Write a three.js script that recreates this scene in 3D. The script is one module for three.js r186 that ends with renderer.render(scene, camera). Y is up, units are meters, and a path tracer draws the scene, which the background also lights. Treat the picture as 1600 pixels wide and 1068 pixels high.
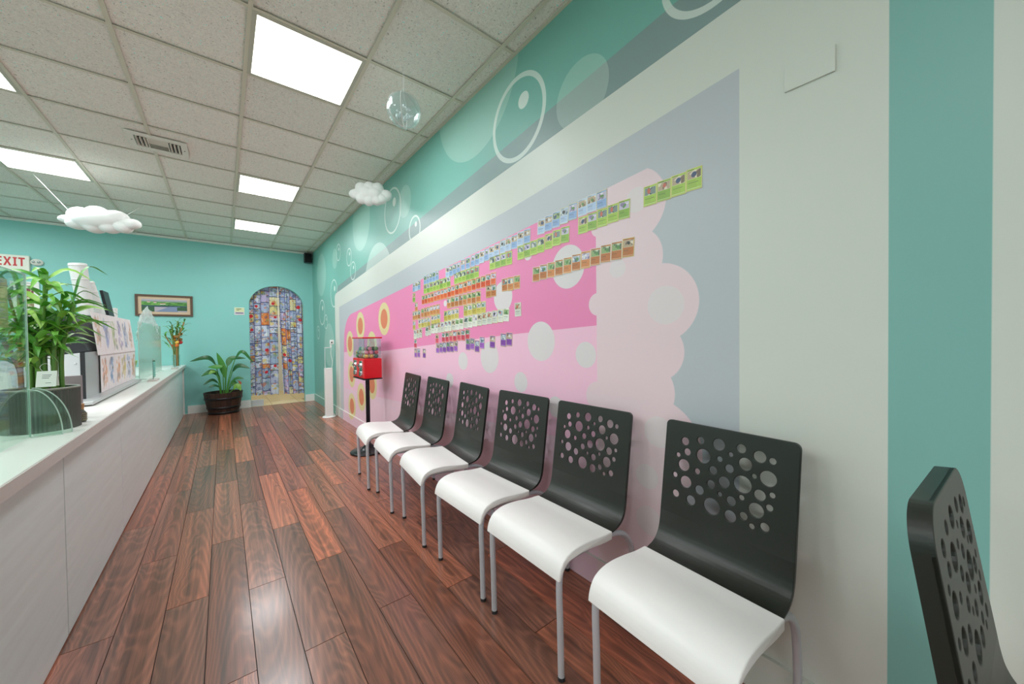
import * as THREE from 'three';
import { RoundedBoxGeometry } from 'three/addons/geometries/RoundedBoxGeometry.js';
import { TextGeometry } from 'three/addons/geometries/TextGeometry.js';
import { FontLoader } from 'three/addons/loaders/FontLoader.js';
import { RectAreaLightUniformsLib } from 'three/addons/lights/RectAreaLightUniformsLib.js';
import { mergeGeometries, toCreasedNormals } from 'three/addons/utils/BufferGeometryUtils.js';

// ---------------------------------------------------------------- camera, sky, exposure
// Plan coordinates: x across the shop (chair wall at +x), y up, z along the shop away from the camera. Three's z is minus that.
const EYE = 1.2746, WALLX = 1.4734, BACK = 8.416, CEIL = 3.042, FRONT = -3.0, LEFTX = -3.75;
const scene = new THREE.Scene();
const camera = new THREE.PerspectiveCamera(2 * Math.atan(534 / 563.58) * 180 / Math.PI, 1600 / 1068, 0.05, 60);
{
  const yaw = 0.6754, pitch = -0.0153, roll = -0.0128;
  const cy = Math.cos(yaw), sy = Math.sin(yaw), cp = Math.cos(pitch), sp = Math.sin(pitch), cr = Math.cos(roll), sr = Math.sin(roll);
  const r = new THREE.Vector3(cy, 0, sy), u = new THREE.Vector3(-sy * sp, cp, cy * sp);
  camera.up.copy(r.clone().multiplyScalar(-sr).addScaledVector(u, cr));
  camera.position.set(0, EYE, 0);
  camera.lookAt(sy * cp, EYE + sp, -cy * cp);
}
scene.background = new THREE.Color().setRGB(3.3, 3.25, 3.3);     // bright overcast sky outside the shop window
const renderer = new THREE.WebGLRenderer({ antialias: true });
renderer.toneMapping = THREE.LinearToneMapping;
renderer.toneMappingExposure = 1.28;
renderer.shadowMap.enabled = true;
RectAreaLightUniformsLib.init();
const PANEL_LIGHT = 18, PANEL_GLOW = 1.4;

// ---------------------------------------------------------------- helpers
let seed = 7;
const rnd = () => { seed |= 0; seed = seed + 0x6D2B79F5 | 0; let t = Math.imul(seed ^ seed >>> 15, 1 | seed); t = t + Math.imul(t ^ t >>> 7, 61 | t) ^ t; return ((t ^ t >>> 14) >>> 0) / 4294967296; };
const rr = (a, b) => a + (b - a) * rnd();
const V = (x, y, z) => new THREE.Vector3(x, y, -z);               // plan to three
const mat = (color, roughness = 0.6, o = {}) => new THREE.MeshStandardMaterial({ color, roughness, ...o });
const phys = (color, roughness = 0.6, o = {}) => new THREE.MeshPhysicalMaterial({ color, roughness, ...o });
const taken = {};
const numbered = (n) => { const k = taken[n] = (taken[n] ?? -1) + 1; return k ? n + '_' + String(k).padStart(3, '0') : n; };
function shade(o) { o.castShadow = true; o.receiveShadow = true; return o; }
function obj(name, geo, material, parent) {
  const list = Array.isArray(geo) ? geo : [geo];
  const g = list.length > 1 ? mergeGeometries(list.map((x) => { const y = x.index ? x.toNonIndexed() : x.clone(); for (const k of Object.keys(y.attributes)) if (!['position', 'normal', 'uv'].includes(k)) y.deleteAttribute(k); if (!y.attributes.uv) y.setAttribute('uv', new THREE.BufferAttribute(new Float32Array(y.attributes.position.count * 2), 2)); return y; })) : list[0];
  const m = shade(new THREE.Mesh(g, material));
  m.name = parent ? name : numbered(name);
  (parent ?? scene).add(m);
  return m;
}
function thing(name, label, category, at = [0, 0, 0], turn = 0, group) {
  const o = new THREE.Group(); o.name = numbered(name); scene.add(o);
  o.position.copy(V(...at)); o.rotation.y = turn;
  o.userData = { label, category }; if (group) o.userData.group = group;
  return o;
}
function tag(o, label, category, group) { o.userData = { label, category }; if (group) o.userData.group = group; return o; }
function structGroup(name) { const o = new THREE.Group(); o.name = name; o.userData.kind = 'structure'; scene.add(o); return o; }
function struct(name, geo, m) { const o = obj(name, geo, m); o.userData.kind = 'structure'; return o; }
const box = (w, h, d, x = 0, y = 0, z = 0) => new THREE.BoxGeometry(w, h, d).translate(x, y, z);                    // local, three axes
const rbox = (w, h, d, r = 0.004, x = 0, y = 0, z = 0) => new RoundedBoxGeometry(w, h, d, 2, r).translate(x, y, z);
const pbox = (x0, x1, y0, y1, z0, z1) => new THREE.BoxGeometry(x1 - x0, y1 - y0, z1 - z0).translate((x0 + x1) / 2, (y0 + y1) / 2, -(z0 + z1) / 2);   // plan extents
const cyl = (r, h, x = 0, y = 0, z = 0, n = 20, r2 = r) => new THREE.CylinderGeometry(r2, r, h, n).translate(x, y + h / 2, z);
const lathe = (pts, n = 32) => new THREE.LatheGeometry(pts.map((p) => new THREE.Vector2(...p)), n);
const tube = (pts, r, seg = 32, n = 10) => new THREE.TubeGeometry(new THREE.CatmullRomCurve3(pts, false, 'centripetal'), seg, r, n);
const rod = (a, b, r, n = 8) => { const d = b.clone().sub(a), g = new THREE.CylinderGeometry(r, r, d.length(), n); g.applyQuaternion(new THREE.Quaternion().setFromUnitVectors(new THREE.Vector3(0, 1, 0), d.clone().normalize())); return g.translate((a.x + b.x) / 2, (a.y + b.y) / 2, (a.z + b.z) / 2); };
function extrude(pts, depth, o = {}) { const s = new THREE.Shape(pts.map((p) => new THREE.Vector2(...p))); return new THREE.ExtrudeGeometry(s, { depth, bevelEnabled: false, curveSegments: 24, ...o }); }
// noise
const hash = (x, y, s) => { let h = Math.imul(x, 374761393) + Math.imul(y, 668265263) + Math.imul(s, 974634777); h = Math.imul(h ^ h >>> 13, 1274126177); return ((h ^ h >>> 16) >>> 0) / 4294967296; };
function vnoise(x, y, s) { const i = Math.floor(x), j = Math.floor(y), f = x - i, g = y - j, u = f * f * (3 - 2 * f), v = g * g * (3 - 2 * g); return (hash(i, j, s) * (1 - u) + hash(i + 1, j, s) * u) * (1 - v) + (hash(i, j + 1, s) * (1 - u) + hash(i + 1, j + 1, s) * u) * v; }
const fbm = (x, y, s, n = 4) => { let a = 0, w = 0.5; for (let k = 0; k < n; k++) { a += w * vnoise(x, y, s + k); x *= 2.03; y *= 2.03; w *= 0.5; } return a; };
function dataTex(w, h, f, srgb = true) {
  const d = new Uint8Array(w * h * 4);
  for (let j = 0; j < h; j++) for (let i = 0; i < w; i++) { const c = f((i + 0.5) / w, (j + 0.5) / h), k = (j * w + i) * 4; d[k] = c[0]; d[k + 1] = c[1]; d[k + 2] = c[2]; d[k + 3] = 255; }
  const t = new THREE.DataTexture(d, w, h); t.magFilter = THREE.LinearFilter; t.minFilter = THREE.LinearMipmapLinearFilter; t.generateMipmaps = true; t.wrapS = t.wrapT = THREE.RepeatWrapping;
  if (srgb) t.colorSpace = THREE.SRGBColorSpace; t.needsUpdate = true; return t;
}
function canvasTex(w, h, draw) { const c = document.createElement('canvas'); c.width = w; c.height = h; draw(c.getContext('2d'), w, h); const t = new THREE.CanvasTexture(c); t.colorSpace = THREE.SRGBColorSpace; return t; }
const ORD = ['first', 'second', 'third', 'fourth', 'fifth', 'sixth', 'seventh', 'eighth', 'ninth', 'tenth', 'eleventh', 'twelfth', 'thirteenth', 'fourteenth', 'fifteenth', 'sixteenth', 'seventeenth', 'eighteenth', 'nineteenth', 'twentieth'];

// ---------------------------------------------------------------- common materials
const TEAL_BACK = '#8accc5', WHITE_WALL = '#d9dcd3';
const M = {
  whiteTrim: mat('#eceee8', 0.45), tealBack: mat(TEAL_BACK, 0.5), white: mat('#e8e9e4', 0.5), gloss: mat('#eeeeea', 0.28),
  black: mat('#15161a', 0.4), dark: mat('#1d1b1a', 0.5), steel: mat('#b9babb', 0.32, { metalness: 0.85 }), chrome: mat('#d4d6d8', 0.15, { metalness: 1 }),
  acrylic: phys('#e9f5ef', 0.03, { transmission: 1, ior: 1.45 }), acrylicEdge: phys('#dff0e8', 0.35, { transmission: 0.4 }),
  clear: phys('#f6fafa', 0.02, { transmission: 1, ior: 1.4 }), string: mat('#e9e9e4', 0.7), paper: mat('#efefe9', 0.8), red: mat('#d8131f', 0.3),
};

// ---------------------------------------------------------------- chair wall and its painted mural
const MUR = {
  teal: '#7cb8ab', band: '#889e9c', white: WHITE_WALL, grey: '#bfc4c9', pink: '#f08cba', mid: '#f6c4da', light: '#ecd3d9', dot: '#e2dadb', orange: '#dd8560', ring: '#e3d6a0', stripe: '#85bab2',
};
function paintMural(c) {                                            // c draws in metres: (z along the wall, y up)
  const poly = (pts, col) => { c.fillStyle = col; c.beginPath(); pts.forEach((p, i) => i ? c.lineTo(p[0], p[1]) : c.moveTo(p[0], p[1])); c.closePath(); c.fill(); };
  const disc = (z, y, r, col) => { c.fillStyle = col; c.beginPath(); c.arc(z, y, r, 0, 7); c.fill(); };
  const ring = (z, y, r, w) => { c.strokeStyle = 'rgba(233,240,230,0.78)'; c.lineWidth = w; c.beginPath(); c.arc(z, y, r - w / 2, 0, 7); c.stroke(); };
  poly([[-4, -1], [10, -1], [10, 4], [-4, 4]], MUR.teal);
  poly([[-4, 3.0], [0.728, 2.634], [1.813, 2.525], [3.789, 2.341], [6.35, 2.125], [6.5, 2.02], [-4, 2.8]], MUR.band);
  const soft = 'rgba(214,232,220,0.34)';
  for (const [z, y, r] of [[2.264, 3.136, 0.535], [1.242, 2.53, 0.175], [3.561, 2.664, 0.16], [5.053, 2.84, 0.386], [7.586, 2.482, 0.396], [6.516, 2.601, 0.164], [7.038, 1.162, 0.388]]) disc(z, y, r, soft);
  disc(4.425, 1.913, 0.507, 'rgba(226,238,228,0.5)');
  for (const [z, y, r, w] of [[1.759, 2.646, 0.262, 0.03], [0.6, 2.71, 0.2, 0.028], [3.904, 2.665, 0.247, 0.02], [3.332, 2.327, 0.135, 0.018], [6.272, 2.66, 0.137, 0.016], [5.657, 2.473, 0.133, 0.016], [5.465, 2.245, 0.134, 0.016], [6.62, 2.038, 0.236, 0.022], [7.58, 1.776, 0.242, 0.024], [7.262, 1.587, 0.133, 0.018], [7.96, 1.402, 0.133, 0.018]]) {
    ring(z, y, r, w); disc(z - r * 0.24, y + r * 0.32, r * 0.19, 'rgba(233,240,230,0.85)');
  }
  poly([[0.05, 2.503], [0.5, 2.469], [1.816, 2.372], [3.157, 2.274], [6.5, 2.022], [6.57, 1.98], [6.6, -1], [0.05, -1]], MUR.white);
  poly([[0.507, 2.231], [0.905, 2.19], [1.822, 2.105], [3.097, 2.02], [6.29, 1.785], [6.3, -1], [0.515, -1]], MUR.grey);
  // the pink cup shape and its frothy side
  c.save();
  c.beginPath(); c.moveTo(0.853, 2.009); c.lineTo(3.426, 1.805); c.lineTo(5.6, 1.634); c.bezierCurveTo(5.85, 1.6, 5.98, 1.45, 6.02, 1.3); c.lineTo(6.11, 0.5); c.lineTo(6.12, -1); c.lineTo(0.72, -1); c.lineTo(0.72, 2); c.closePath(); c.clip();
  poly([[1.153, 3], [7, 3], [7, -1], [1.153, -1]], MUR.pink);
  poly([[1.1, 1.328], [1.838, 1.289], [3.499, 1.176], [4.29, 1.123], [6.2, 1.06], [6.2, -1], [1.1, -1]], MUR.mid);
  poly([[1.1, 0.72], [3.798, 0.588], [4.575, 0.549], [6.2, 0.5], [6.2, -1], [1.1, -1]], '#f0cfde');
  c.restore();
  c.fillStyle = MUR.light; c.beginPath(); c.moveTo(1.154, 1.984); c.lineTo(0.9, 2.005);
  const arc3 = (p, q, r, n = 24) => {                                // points on the circle through p, q and r
    const [ax, ay, bx, by, cx, cy] = [...p, ...q, ...r], D = 2 * (ax * (by - cy) + bx * (cy - ay) + cx * (ay - by)), A = ax * ax + ay * ay, B = bx * bx + by * by, C = cx * cx + cy * cy;
    const ux = (A * (by - cy) + B * (cy - ay) + C * (ay - by)) / D, uy = (A * (cx - bx) + B * (ax - cx) + C * (bx - ax)) / D, R = Math.hypot(ax - ux, ay - uy);
    const t0 = Math.atan2(ay - uy, ax - ux), w = (t) => ((t - t0) % (2 * Math.PI) + 2 * Math.PI) % (2 * Math.PI); let m = w(Math.atan2(by - uy, bx - ux)), e = w(Math.atan2(cy - uy, cx - ux)); if (m > e) e -= 2 * Math.PI;
    return Array.from({ length: n + 1 }, (_, i) => [ux + R * Math.cos(t0 + e * i / n), uy + R * Math.sin(t0 + e * i / n)]);
  };
  const sc = [...arc3([0.87, 2.008], [0.785, 1.87], [0.85, 1.726]), ...arc3([0.85, 1.726], [0.805, 1.655], [0.805, 1.58]), ...arc3([0.805, 1.58], [0.652, 1.43], [0.729, 1.268]), ...arc3([0.729, 1.268], [0.711, 1.198], [0.769, 1.093]), ...arc3([0.769, 1.093], [0.752, 1.03], [0.758, 0.98]), ...arc3([0.758, 0.98], [0.642, 0.81], [0.72, 0.63]), ...arc3([0.72, 0.63], [0.695, 0.52], [0.73, 0.4]), ...arc3([0.73, 0.4], [0.68, 0.22], [0.72, 0.02]), [0.72, -1], [1.154, -1]];
  sc.forEach((p) => c.lineTo(p[0], p[1])); c.closePath(); c.fill();
  for (const [z, y, r] of [[1.146, 1.431, 0.057], [1.14, 1.81, 0.042], [1.15, 0.966, 0.075]]) disc(z, y, r, MUR.light);
  for (const [z, y, r] of [[0.792, 1.4, 0.082], [1.029, 1.592, 0.045], [0.925, 1.886, 0.057], [0.883, 0.639, 0.055], [0.874, 0.442, 0.064], [0.826, 0.85, 0.068]]) disc(z, y, r, '#e6dadc');
  for (const [z, y, r] of [[1.567, 1.244, 0.117], [1.227, 1.174, 0.068], [1.755, 0.984, 0.064], [2.099, 1.128, 0.11], [2.461, 1.086, 0.07], [1.932, 1.543, 0.102], [1.346, 1.65, 0.118], [1.671, 1.778, 0.037], [2.678, 0.916, 0.06], [1.447, 0.87, 0.06], [2.736, 1.562, 0.027]]) disc(z, y, r, MUR.dot);
  for (const [z, y] of [[4.227, 1.5], [5.162, 1.445], [5.697, 1.195], [4.687, 1.17], [5.643, 0.747], [5.175, 0.468], [5.653, 0.274], [4.715, 0.686]]) { disc(z, y, 0.192, MUR.ring); disc(z, y, 0.115, MUR.orange); }
  poly([[-0.045, -1], [0.131, -1], [0.131, 4], [-0.045, 4]], MUR.stripe);
  poly([[-4, -1], [-0.045, -1], [-0.045, 4], [-4, 4]], MUR.white);
}
function muralMaterial(z0, z1, w) {
  const s = w / (z1 - z0), h = Math.round(CEIL * s);
  const t = canvasTex(w, h, (c) => { c.setTransform(-s, 0, 0, -s, z1 * s, CEIL * s); paintMural(c); });
  t.anisotropy = 16;
  return mat('#ffffff', 0.42, { map: t });
}
{
  const wall = structGroup('wall_right'), skirt = structGroup('baseboard_right');
  const plain = mat(MUR.white, 0.5);
  for (const [z0, z1, w] of [[FRONT, -0.4, 0], [-0.4, 2.6, 2010], [2.6, BACK, 2048]]) {
    const m = w ? muralMaterial(z0, z1, w) : plain;
    obj('painted_section', pbox(WALLX, WALLX + 0.14, 0, CEIL, z0, z1), [plain, m, plain, plain, plain, plain], wall);
    const b = pbox(WALLX - 0.014, WALLX, 0, 0.14, z0, z1), uv = b.attributes.uv;
    for (let i = 0; i < 24; i++) uv.setXY(i, uv.getX(i), uv.getY(i) * 0.14 / CEIL);
    obj('skirting_board', b, [plain, m, plain, plain, plain, plain], skirt);
  }
}

// ---------------------------------------------------------------- other walls, ceiling shell
{
  // back wall with the arched doorway
  const s = new THREE.Shape([[LEFTX, 0], [0.395, 0], [0.395, 0], [0.395, 0]].map((p) => new THREE.Vector2(...p)));
  s.lineTo(0.395, 1.93); s.absellipse(0.845, 1.93, 0.45, 0.388, Math.PI, 0, true); s.lineTo(1.295, 0); s.lineTo(WALLX, 0); s.lineTo(WALLX, CEIL); s.lineTo(LEFTX, CEIL); s.closePath();
  const g = new THREE.ExtrudeGeometry(s, { depth: 0.12, bevelEnabled: false, curveSegments: 40 }).translate(0, 0, -BACK - 0.12);
  struct('wall_back', g, M.tealBack);
  const bb = structGroup('baseboard_back');
  obj('skirting_board', pbox(-0.5, 0.393, 0, 0.14, BACK - 0.014, BACK), M.whiteTrim, bb);
  obj('skirting_board', pbox(1.297, WALLX - 0.014, 0, 0.14, BACK - 0.014, BACK), M.whiteTrim, bb);
  struct('trim_1', pbox(LEFTX, WALLX, CEIL - 0.035, CEIL, BACK - 0.016, BACK), M.whiteTrim);
  struct('wall_left', pbox(LEFTX - 0.14, LEFTX, 0, CEIL, FRONT, BACK), M.tealBack);
  // shop front: low wall, glazed window band and header
  const f = structGroup('wall_front'), wm = mat(WHITE_WALL, 0.6);
  obj('low_wall', pbox(LEFTX, WALLX, 0, 0.35, FRONT - 0.14, FRONT), wm, f);
  obj('header', pbox(LEFTX, WALLX, 2.45, CEIL, FRONT - 0.14, FRONT), wm, f);
  obj('pier', pbox(LEFTX, LEFTX + 0.35, 0.35, 2.45, FRONT - 0.14, FRONT), wm, f);
  obj('pier', pbox(WALLX - 1.2, WALLX, 0.35, 2.45, FRONT - 0.14, FRONT), wm, f);  // unseen pier, made wide to keep grazing daylight off the right wall
  const w = structGroup('window_1'), fr = mat('#b9bcbc', 0.35, { metalness: 0.6 });
  const x0 = LEFTX + 0.35, x1 = WALLX - 1.2, n = 4;
  obj('window_frame', [pbox(x0, x1, 0.35, 0.4, FRONT - 0.1, FRONT - 0.04), pbox(x0, x1, 2.4, 2.45, FRONT - 0.1, FRONT - 0.04), ...[0, 1, 2, 3, 4].map((k) => { const x = x0 + (x1 - x0 - 0.05) * k / n; return pbox(x, x + 0.05, 0.4, 2.4, FRONT - 0.1, FRONT - 0.04); })], fr, w);
  for (let k = 0; k < n; k++) { const a = x0 + (x1 - x0 - 0.05) * k / n + 0.05, b = x0 + (x1 - x0 - 0.05) * (k + 1) / n; obj('pane', pbox(a, b, 0.4, 2.4, FRONT - 0.073, FRONT - 0.067), M.clear, w); }
}

struct('added_pavement', pbox(-14, 12, -0.3, -0.15, -20, FRONT - 0.14), mat('#b9b7b0', 0.9));  // unseen ground added outside to cut daylight rising to the near ceiling

// ---------------------------------------------------------------- floor of laminate planks
{
  const floor = structGroup('floor');
  obj('underlay', pbox(LEFTX, WALLX + 0.14, -0.12, -0.0035, FRONT, BACK), mat('#1c1210', 0.9), floor);
  const woods = [];
  const tones = [[1, 0.96, 0.93], [0.86, 0.88, 0.9], [1.12, 1.02, 0.95], [0.94, 0.96, 0.98], [1.05, 0.94, 0.9], [0.8, 0.76, 0.74], [1.0, 0.98, 1.0], [1.16, 1.1, 1.04]];
  tones.forEach((tn, k) => {
    const cx = 0.25 + 0.5 * hash(k, 3, 11), K = 3 + 5 * hash(k, 5, 12), along = 1.6 + 2.2 * hash(k, 6, 13);
    const t = dataTex(160, 1024, (u, v) => {
      const wob = fbm(u * 2.2 + k * 9, v * 6, 20 + k, 3) - 0.45;
      const r = (u - cx + wob * 0.34) ** 2 * K + v * along * (k % 2 ? 1 : -1) + wob * 1.1;
      let g = 0.5 + 0.5 * Math.sin(r * 15);
      g = Math.pow(g, 1.6);
      const fine = vnoise(u * 90, v * 14, 70 + k) - 0.5, streak = fbm(u * 9 + k, v * 1.4, 90 + k, 4) - 0.47;
      const d = 0.66 + 0.13 * g + 0.09 * fine + 0.55 * streak;
      return [Math.min(255, 206 * d * tn[0]), Math.min(255, 134 * (0.93 * d + 0.05) * tn[1]), Math.min(255, 104 * (0.9 * d + 0.08) * tn[2])];
    });
    t.anisotropy = 16;
    woods.push(phys('#ffffff', 0.3, { map: t, clearcoat: 0.35, clearcoatRoughness: 0.16 }));
  });
  const PW = 0.1575, PL = 1.217, X0 = -0.5515, geos = new Map();
  const plankGeo = (w, l) => {
    const key = w.toFixed(3) + '_' + l.toFixed(3);
    if (!geos.has(key)) {
      const g = new THREE.BoxGeometry(w, 0.0095, l), p = g.attributes.position;
      for (let i = 0; i < p.count; i++) if (p.getY(i) > 0) p.setXYZ(i, p.getX(i) - Math.sign(p.getX(i)) * 0.0012, p.getY(i), p.getZ(i) - Math.sign(p.getZ(i)) * 0.0012);
      const n = g.toNonIndexed(); n.computeVertexNormals(); geos.set(key, n);
    }
    return geos.get(key);
  };
  const starts = [2.295, 2.92, 2.35, 2.915, 2.27, 2.89, 2.31, 2.93, 2.2, 2.85, 2.36, 2.95, 2.24];
  let n = 0;
  for (let c = 0; c < 13; c++) {
    const xa = X0 + c * PW, xb = Math.min(WALLX, xa + PW);
    let z = starts[c]; while (z > FRONT) z -= PL;
    for (; z < BACK; z += PL) {
      const a = Math.max(z, FRONT), b = Math.min(z + PL, BACK); if (b - a < 0.02) continue;
      const m = obj('plank', plankGeo(xb - xa - 0.0006, b - a - 0.0006), woods[Math.floor(hash(c, n, 5) * woods.length)], floor);
      m.position.copy(V((xa + xb) / 2, -0.00475, (a + b) / 2)); n++;
      if (hash(c, n, 6) > 0.5) m.rotation.y = Math.PI;
    }
  }
  obj('staff_side_floor', pbox(LEFTX, X0 - 0.001, -0.004, 0, FRONT, BACK), mat('#6f4434', 0.4), floor);
}

// ---------------------------------------------------------------- suspended ceiling: tiles, rails, light panels, vent
const S = 0.6096, GX = -0.4609, GZ = 2.9836;
const cellX = (i) => GX + i * S, cellZ = (j) => GZ + j * S;          // cell (i, j) spans cellX(i)..cellX(i + 1)
const VENT = { x: -0.415, z: 4.525, iw: 0.15, id: 0.105 };
const lampCells = [[1, -1], [1, 3], [1, 6], [-2, 1], [-2, 4], [-2, -2], [-2, -6], [-4, 6], [-4, 2], [-4, -3], [-5, 4], [-4, 0]];  // last staff-side cells: unseen panels added to lift light on the lower wall
{
  const ceil = structGroup('ceiling');
  obj('slab', [pbox(LEFTX - 0.14, WALLX + 0.14, CEIL + 0.07, CEIL + 0.2, FRONT - 0.14, BACK + 0.12), pbox(LEFTX - 0.14, LEFTX, CEIL, CEIL + 0.07, FRONT - 0.14, BACK + 0.12), pbox(WALLX, WALLX + 0.14, CEIL, CEIL + 0.07, FRONT - 0.14, BACK + 0.12), pbox(LEFTX, WALLX, CEIL, CEIL + 0.07, FRONT - 0.14, FRONT), pbox(LEFTX, WALLX, CEIL, CEIL + 0.07, BACK, BACK + 0.12)], mat('#8a8a86', 0.9), ceil);
  const tex = dataTex(512, 512, (u, v) => {
    const a = fbm(u * 60, v * 60, 3, 3), b = vnoise(u * 150, v * 150, 8), c = vnoise(u * 95 + 7, v * 95, 18);
    let d = 244 + (a - 0.45) * 26 + (b - 0.5) * 18;
    if (c > 0.86) d -= 62 * Math.min(1, (c - 0.86) * 12);
    return [d, d * 0.985, d * 0.945];
  });
  const tm = [0.97, 1, 1.03].map((k) => mat(new THREE.Color(k, k, k), 0.9, { map: tex, bumpMap: tex, bumpScale: 0.0004 }));
  const rail = mat('#dcd7c4', 0.55);
  const iLo = Math.floor((LEFTX - GX) / S), iHi = 3, jLo = Math.floor((FRONT - GZ) / S), jHi = Math.floor((BACK - GZ) / S);
  const tg = new Map();
  for (let i = iLo; i <= iHi; i++) for (let j = jLo; j <= jHi; j++) {
    if (lampCells.some((c) => c[0] === i && c[1] === j)) continue;
    const a = Math.max(cellX(i), LEFTX) + 0.0035, b = Math.min(cellX(i + 1), WALLX) - 0.0035, c = Math.max(cellZ(j), FRONT) + 0.0035, d = Math.min(cellZ(j + 1), BACK) - 0.0035;
    if (b - a < 0.02 || d - c < 0.02) continue;
    if (j === 2 && (i === 0 || i === -1)) {                          // tile notched round the vent duct
      const n0 = VENT.z - VENT.id, n1 = VENT.z + VENT.id, e = i ? VENT.x - VENT.iw : VENT.x + VENT.iw;
      const out = i ? [[a, c], [b, c], [b, n0], [e, n0], [e, n1], [b, n1], [b, d], [a, d]] : [[a, c], [b, c], [b, d], [a, d], [a, n1], [e, n1], [e, n0], [a, n0]];
      const g = extrude(out, 0.016).rotateX(-Math.PI / 2), uv = g.attributes.uv; for (let k = 0; k < uv.count; k++) uv.setXY(k, uv.getX(k) / 0.6, uv.getY(k) / 0.6);
      obj('ceiling_tile', g, tm[1], ceil).position.y = CEIL + 0.0085; continue;
    }
    const key = (b - a).toFixed(3) + (d - c).toFixed(3);
    if (!tg.has(key)) { const g = new THREE.BoxGeometry(b - a, 0.016, d - c), uv = g.attributes.uv; for (let k = 0; k < uv.count; k++) uv.setXY(k, uv.getX(k) * (b - a) / 0.6, uv.getY(k) * (d - c) / 0.6); tg.set(key, g); }
    const m = obj('ceiling_tile', tg.get(key), tm[Math.floor(hash(i, j, 2) * 3)], ceil);
    m.position.copy(V((a + b) / 2, CEIL + 0.0165 + 0.003 * hash(i, j, 4), (c + d) / 2));
  }
  for (let i = iLo + 1; i <= iHi; i++) for (const [z0, z1] of i ? [[FRONT, BACK]] : [[FRONT, VENT.z - VENT.id], [VENT.z + VENT.id, BACK]]) obj('main_rail', pbox(cellX(i) - 0.012, cellX(i) + 0.012, CEIL, CEIL + 0.003, z0, z1), rail, ceil);
  for (let j = jLo + 1; j <= jHi; j++) for (let i = iLo; i <= iHi; i++) {
    const a = Math.max(cellX(i) + 0.0125, LEFTX), b = Math.min(cellX(i + 1) - 0.0125, WALLX); if (b - a < 0.02) continue;
    obj('cross_rail', pbox(a, b, CEIL + 0.0006, CEIL + 0.003, cellZ(j) - 0.0115, cellZ(j) + 0.0115), rail, ceil);
  }
  obj('wall_angle', [pbox(WALLX - 0.02, WALLX, CEIL - 0.0004, CEIL + 0.003, FRONT, BACK), pbox(LEFTX, LEFTX + 0.02, CEIL - 0.0004, CEIL + 0.003, FRONT, BACK)], rail, ceil);
}
{
  const frame = mat('#c6c5b4', 0.5), glow = mat('#ffffff', 0.6, { emissive: '#fbfff4', emissiveIntensity: PANEL_GLOW });
  const words = ['large square ceiling light panel nearest the round hanging ornament', 'square ceiling light panel in the middle distance beside the hanging cloud over the chairs', 'farthest square ceiling light panel near the arched doorway wall', 'ceiling light panel cut by the frame edge above the counter', 'ceiling light panel above the large hanging cloud', 'ceiling light panel over the near end of the counter', 'ceiling light panel by the shop window over the counter', 'ceiling light panel over the staff area by the exit sign', 'ceiling light panel over the middle of the staff area', 'added unseen ceiling light panel over the staff area by the shop window', 'added unseen ceiling light panel by the staff side wall', 'added unseen ceiling light panel over the near staff area'];
  lampCells.forEach(([i, j], k) => {
    const x = cellX(i) + S / 2, z = cellZ(j) + S / 2;
    const t = thing('ceiling_light', words[k], 'light', [x, CEIL, z], 0, 'square ceiling light panels');
    const o = 0.297, q = 0.274;
    obj('frame', [box(2 * o, 0.03, o - q, 0, 0.014, (o + q) / 2), box(2 * o, 0.03, o - q, 0, 0.014, -(o + q) / 2), box(o - q, 0.03, 2 * q, (o + q) / 2, 0.014, 0), box(o - q, 0.03, 2 * q, -(o + q) / 2, 0.014, 0)], frame, t);
    obj('diffuser', box(2 * q, 0.004, 2 * q, 0, 0.012, 0), glow, t);
    const l = new THREE.RectAreaLight(new THREE.Color(0.965, 0.985, 1.02), PANEL_LIGHT, 2 * q - 0.01, 2 * q - 0.01);
    l.position.set(0, 0.008, 0); l.rotation.x = -Math.PI / 2; t.add(l);
  });
  // supply vent straddling a main rail
  const v = thing('ceiling_vent', 'white metal air vent with dark louvres set in the ceiling tiles', 'vent', [VENT.x, CEIL, VENT.z]);
  const vm = mat('#f0ede2', 0.45), sl = mat('#e6e3d6', 0.45), duct = mat('#8e8f8a', 0.6, { metalness: 0.3 });
  const hw = 0.195, hd = 0.165, { iw, id } = VENT;
  obj('frame', [box(2 * hw, 0.008, hd - id, 0, -0.005, (hd + id) / 2), box(2 * hw, 0.008, hd - id, 0, -0.005, -(hd + id) / 2), box(hw - iw, 0.008, 2 * id, (hw + iw) / 2, -0.005, 0), box(hw - iw, 0.008, 2 * id, -(hw + iw) / 2, -0.005, 0)], vm, v);
  obj('duct', [box(2 * iw, 0.004, 2 * id, 0, 0.066, 0), box(0.003, 0.065, 2 * id, iw - 0.0015, 0.0335, 0), box(0.003, 0.065, 2 * id, -iw + 0.0015, 0.0335, 0), box(2 * iw, 0.065, 0.003, 0, 0.0335, id - 0.0015), box(2 * iw, 0.065, 0.003, 0, 0.0335, -id + 0.0015)], duct, v);
  for (const s of [-1, 1]) { obj('divider', box(0.005, 0.016, 2 * id, s * 0.066, -0.009, 0), vm, v); for (let k = 0; k < 3; k++) { const m = obj('louvre', box(0.02, 0.0025, 2 * id), sl, v); m.position.set(s * (0.083 + k * 0.026), -0.01, 0); m.rotation.z = 1.05; } }
  for (let k = 0; k < 8; k++) { const m = obj('louvre', box(0.125, 0.002, 0.018), sl, v); m.position.set(0, -0.008, -0.092 + k * 0.0263); m.rotation.x = k < 4 ? 0.85 : -0.85; }
  for (const s of [-1, 1]) obj('screw', new THREE.SphereGeometry(0.005, 8, 6).translate(s * 0.172, -0.009, 0), mat('#77766d', 0.5), v);
}

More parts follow.
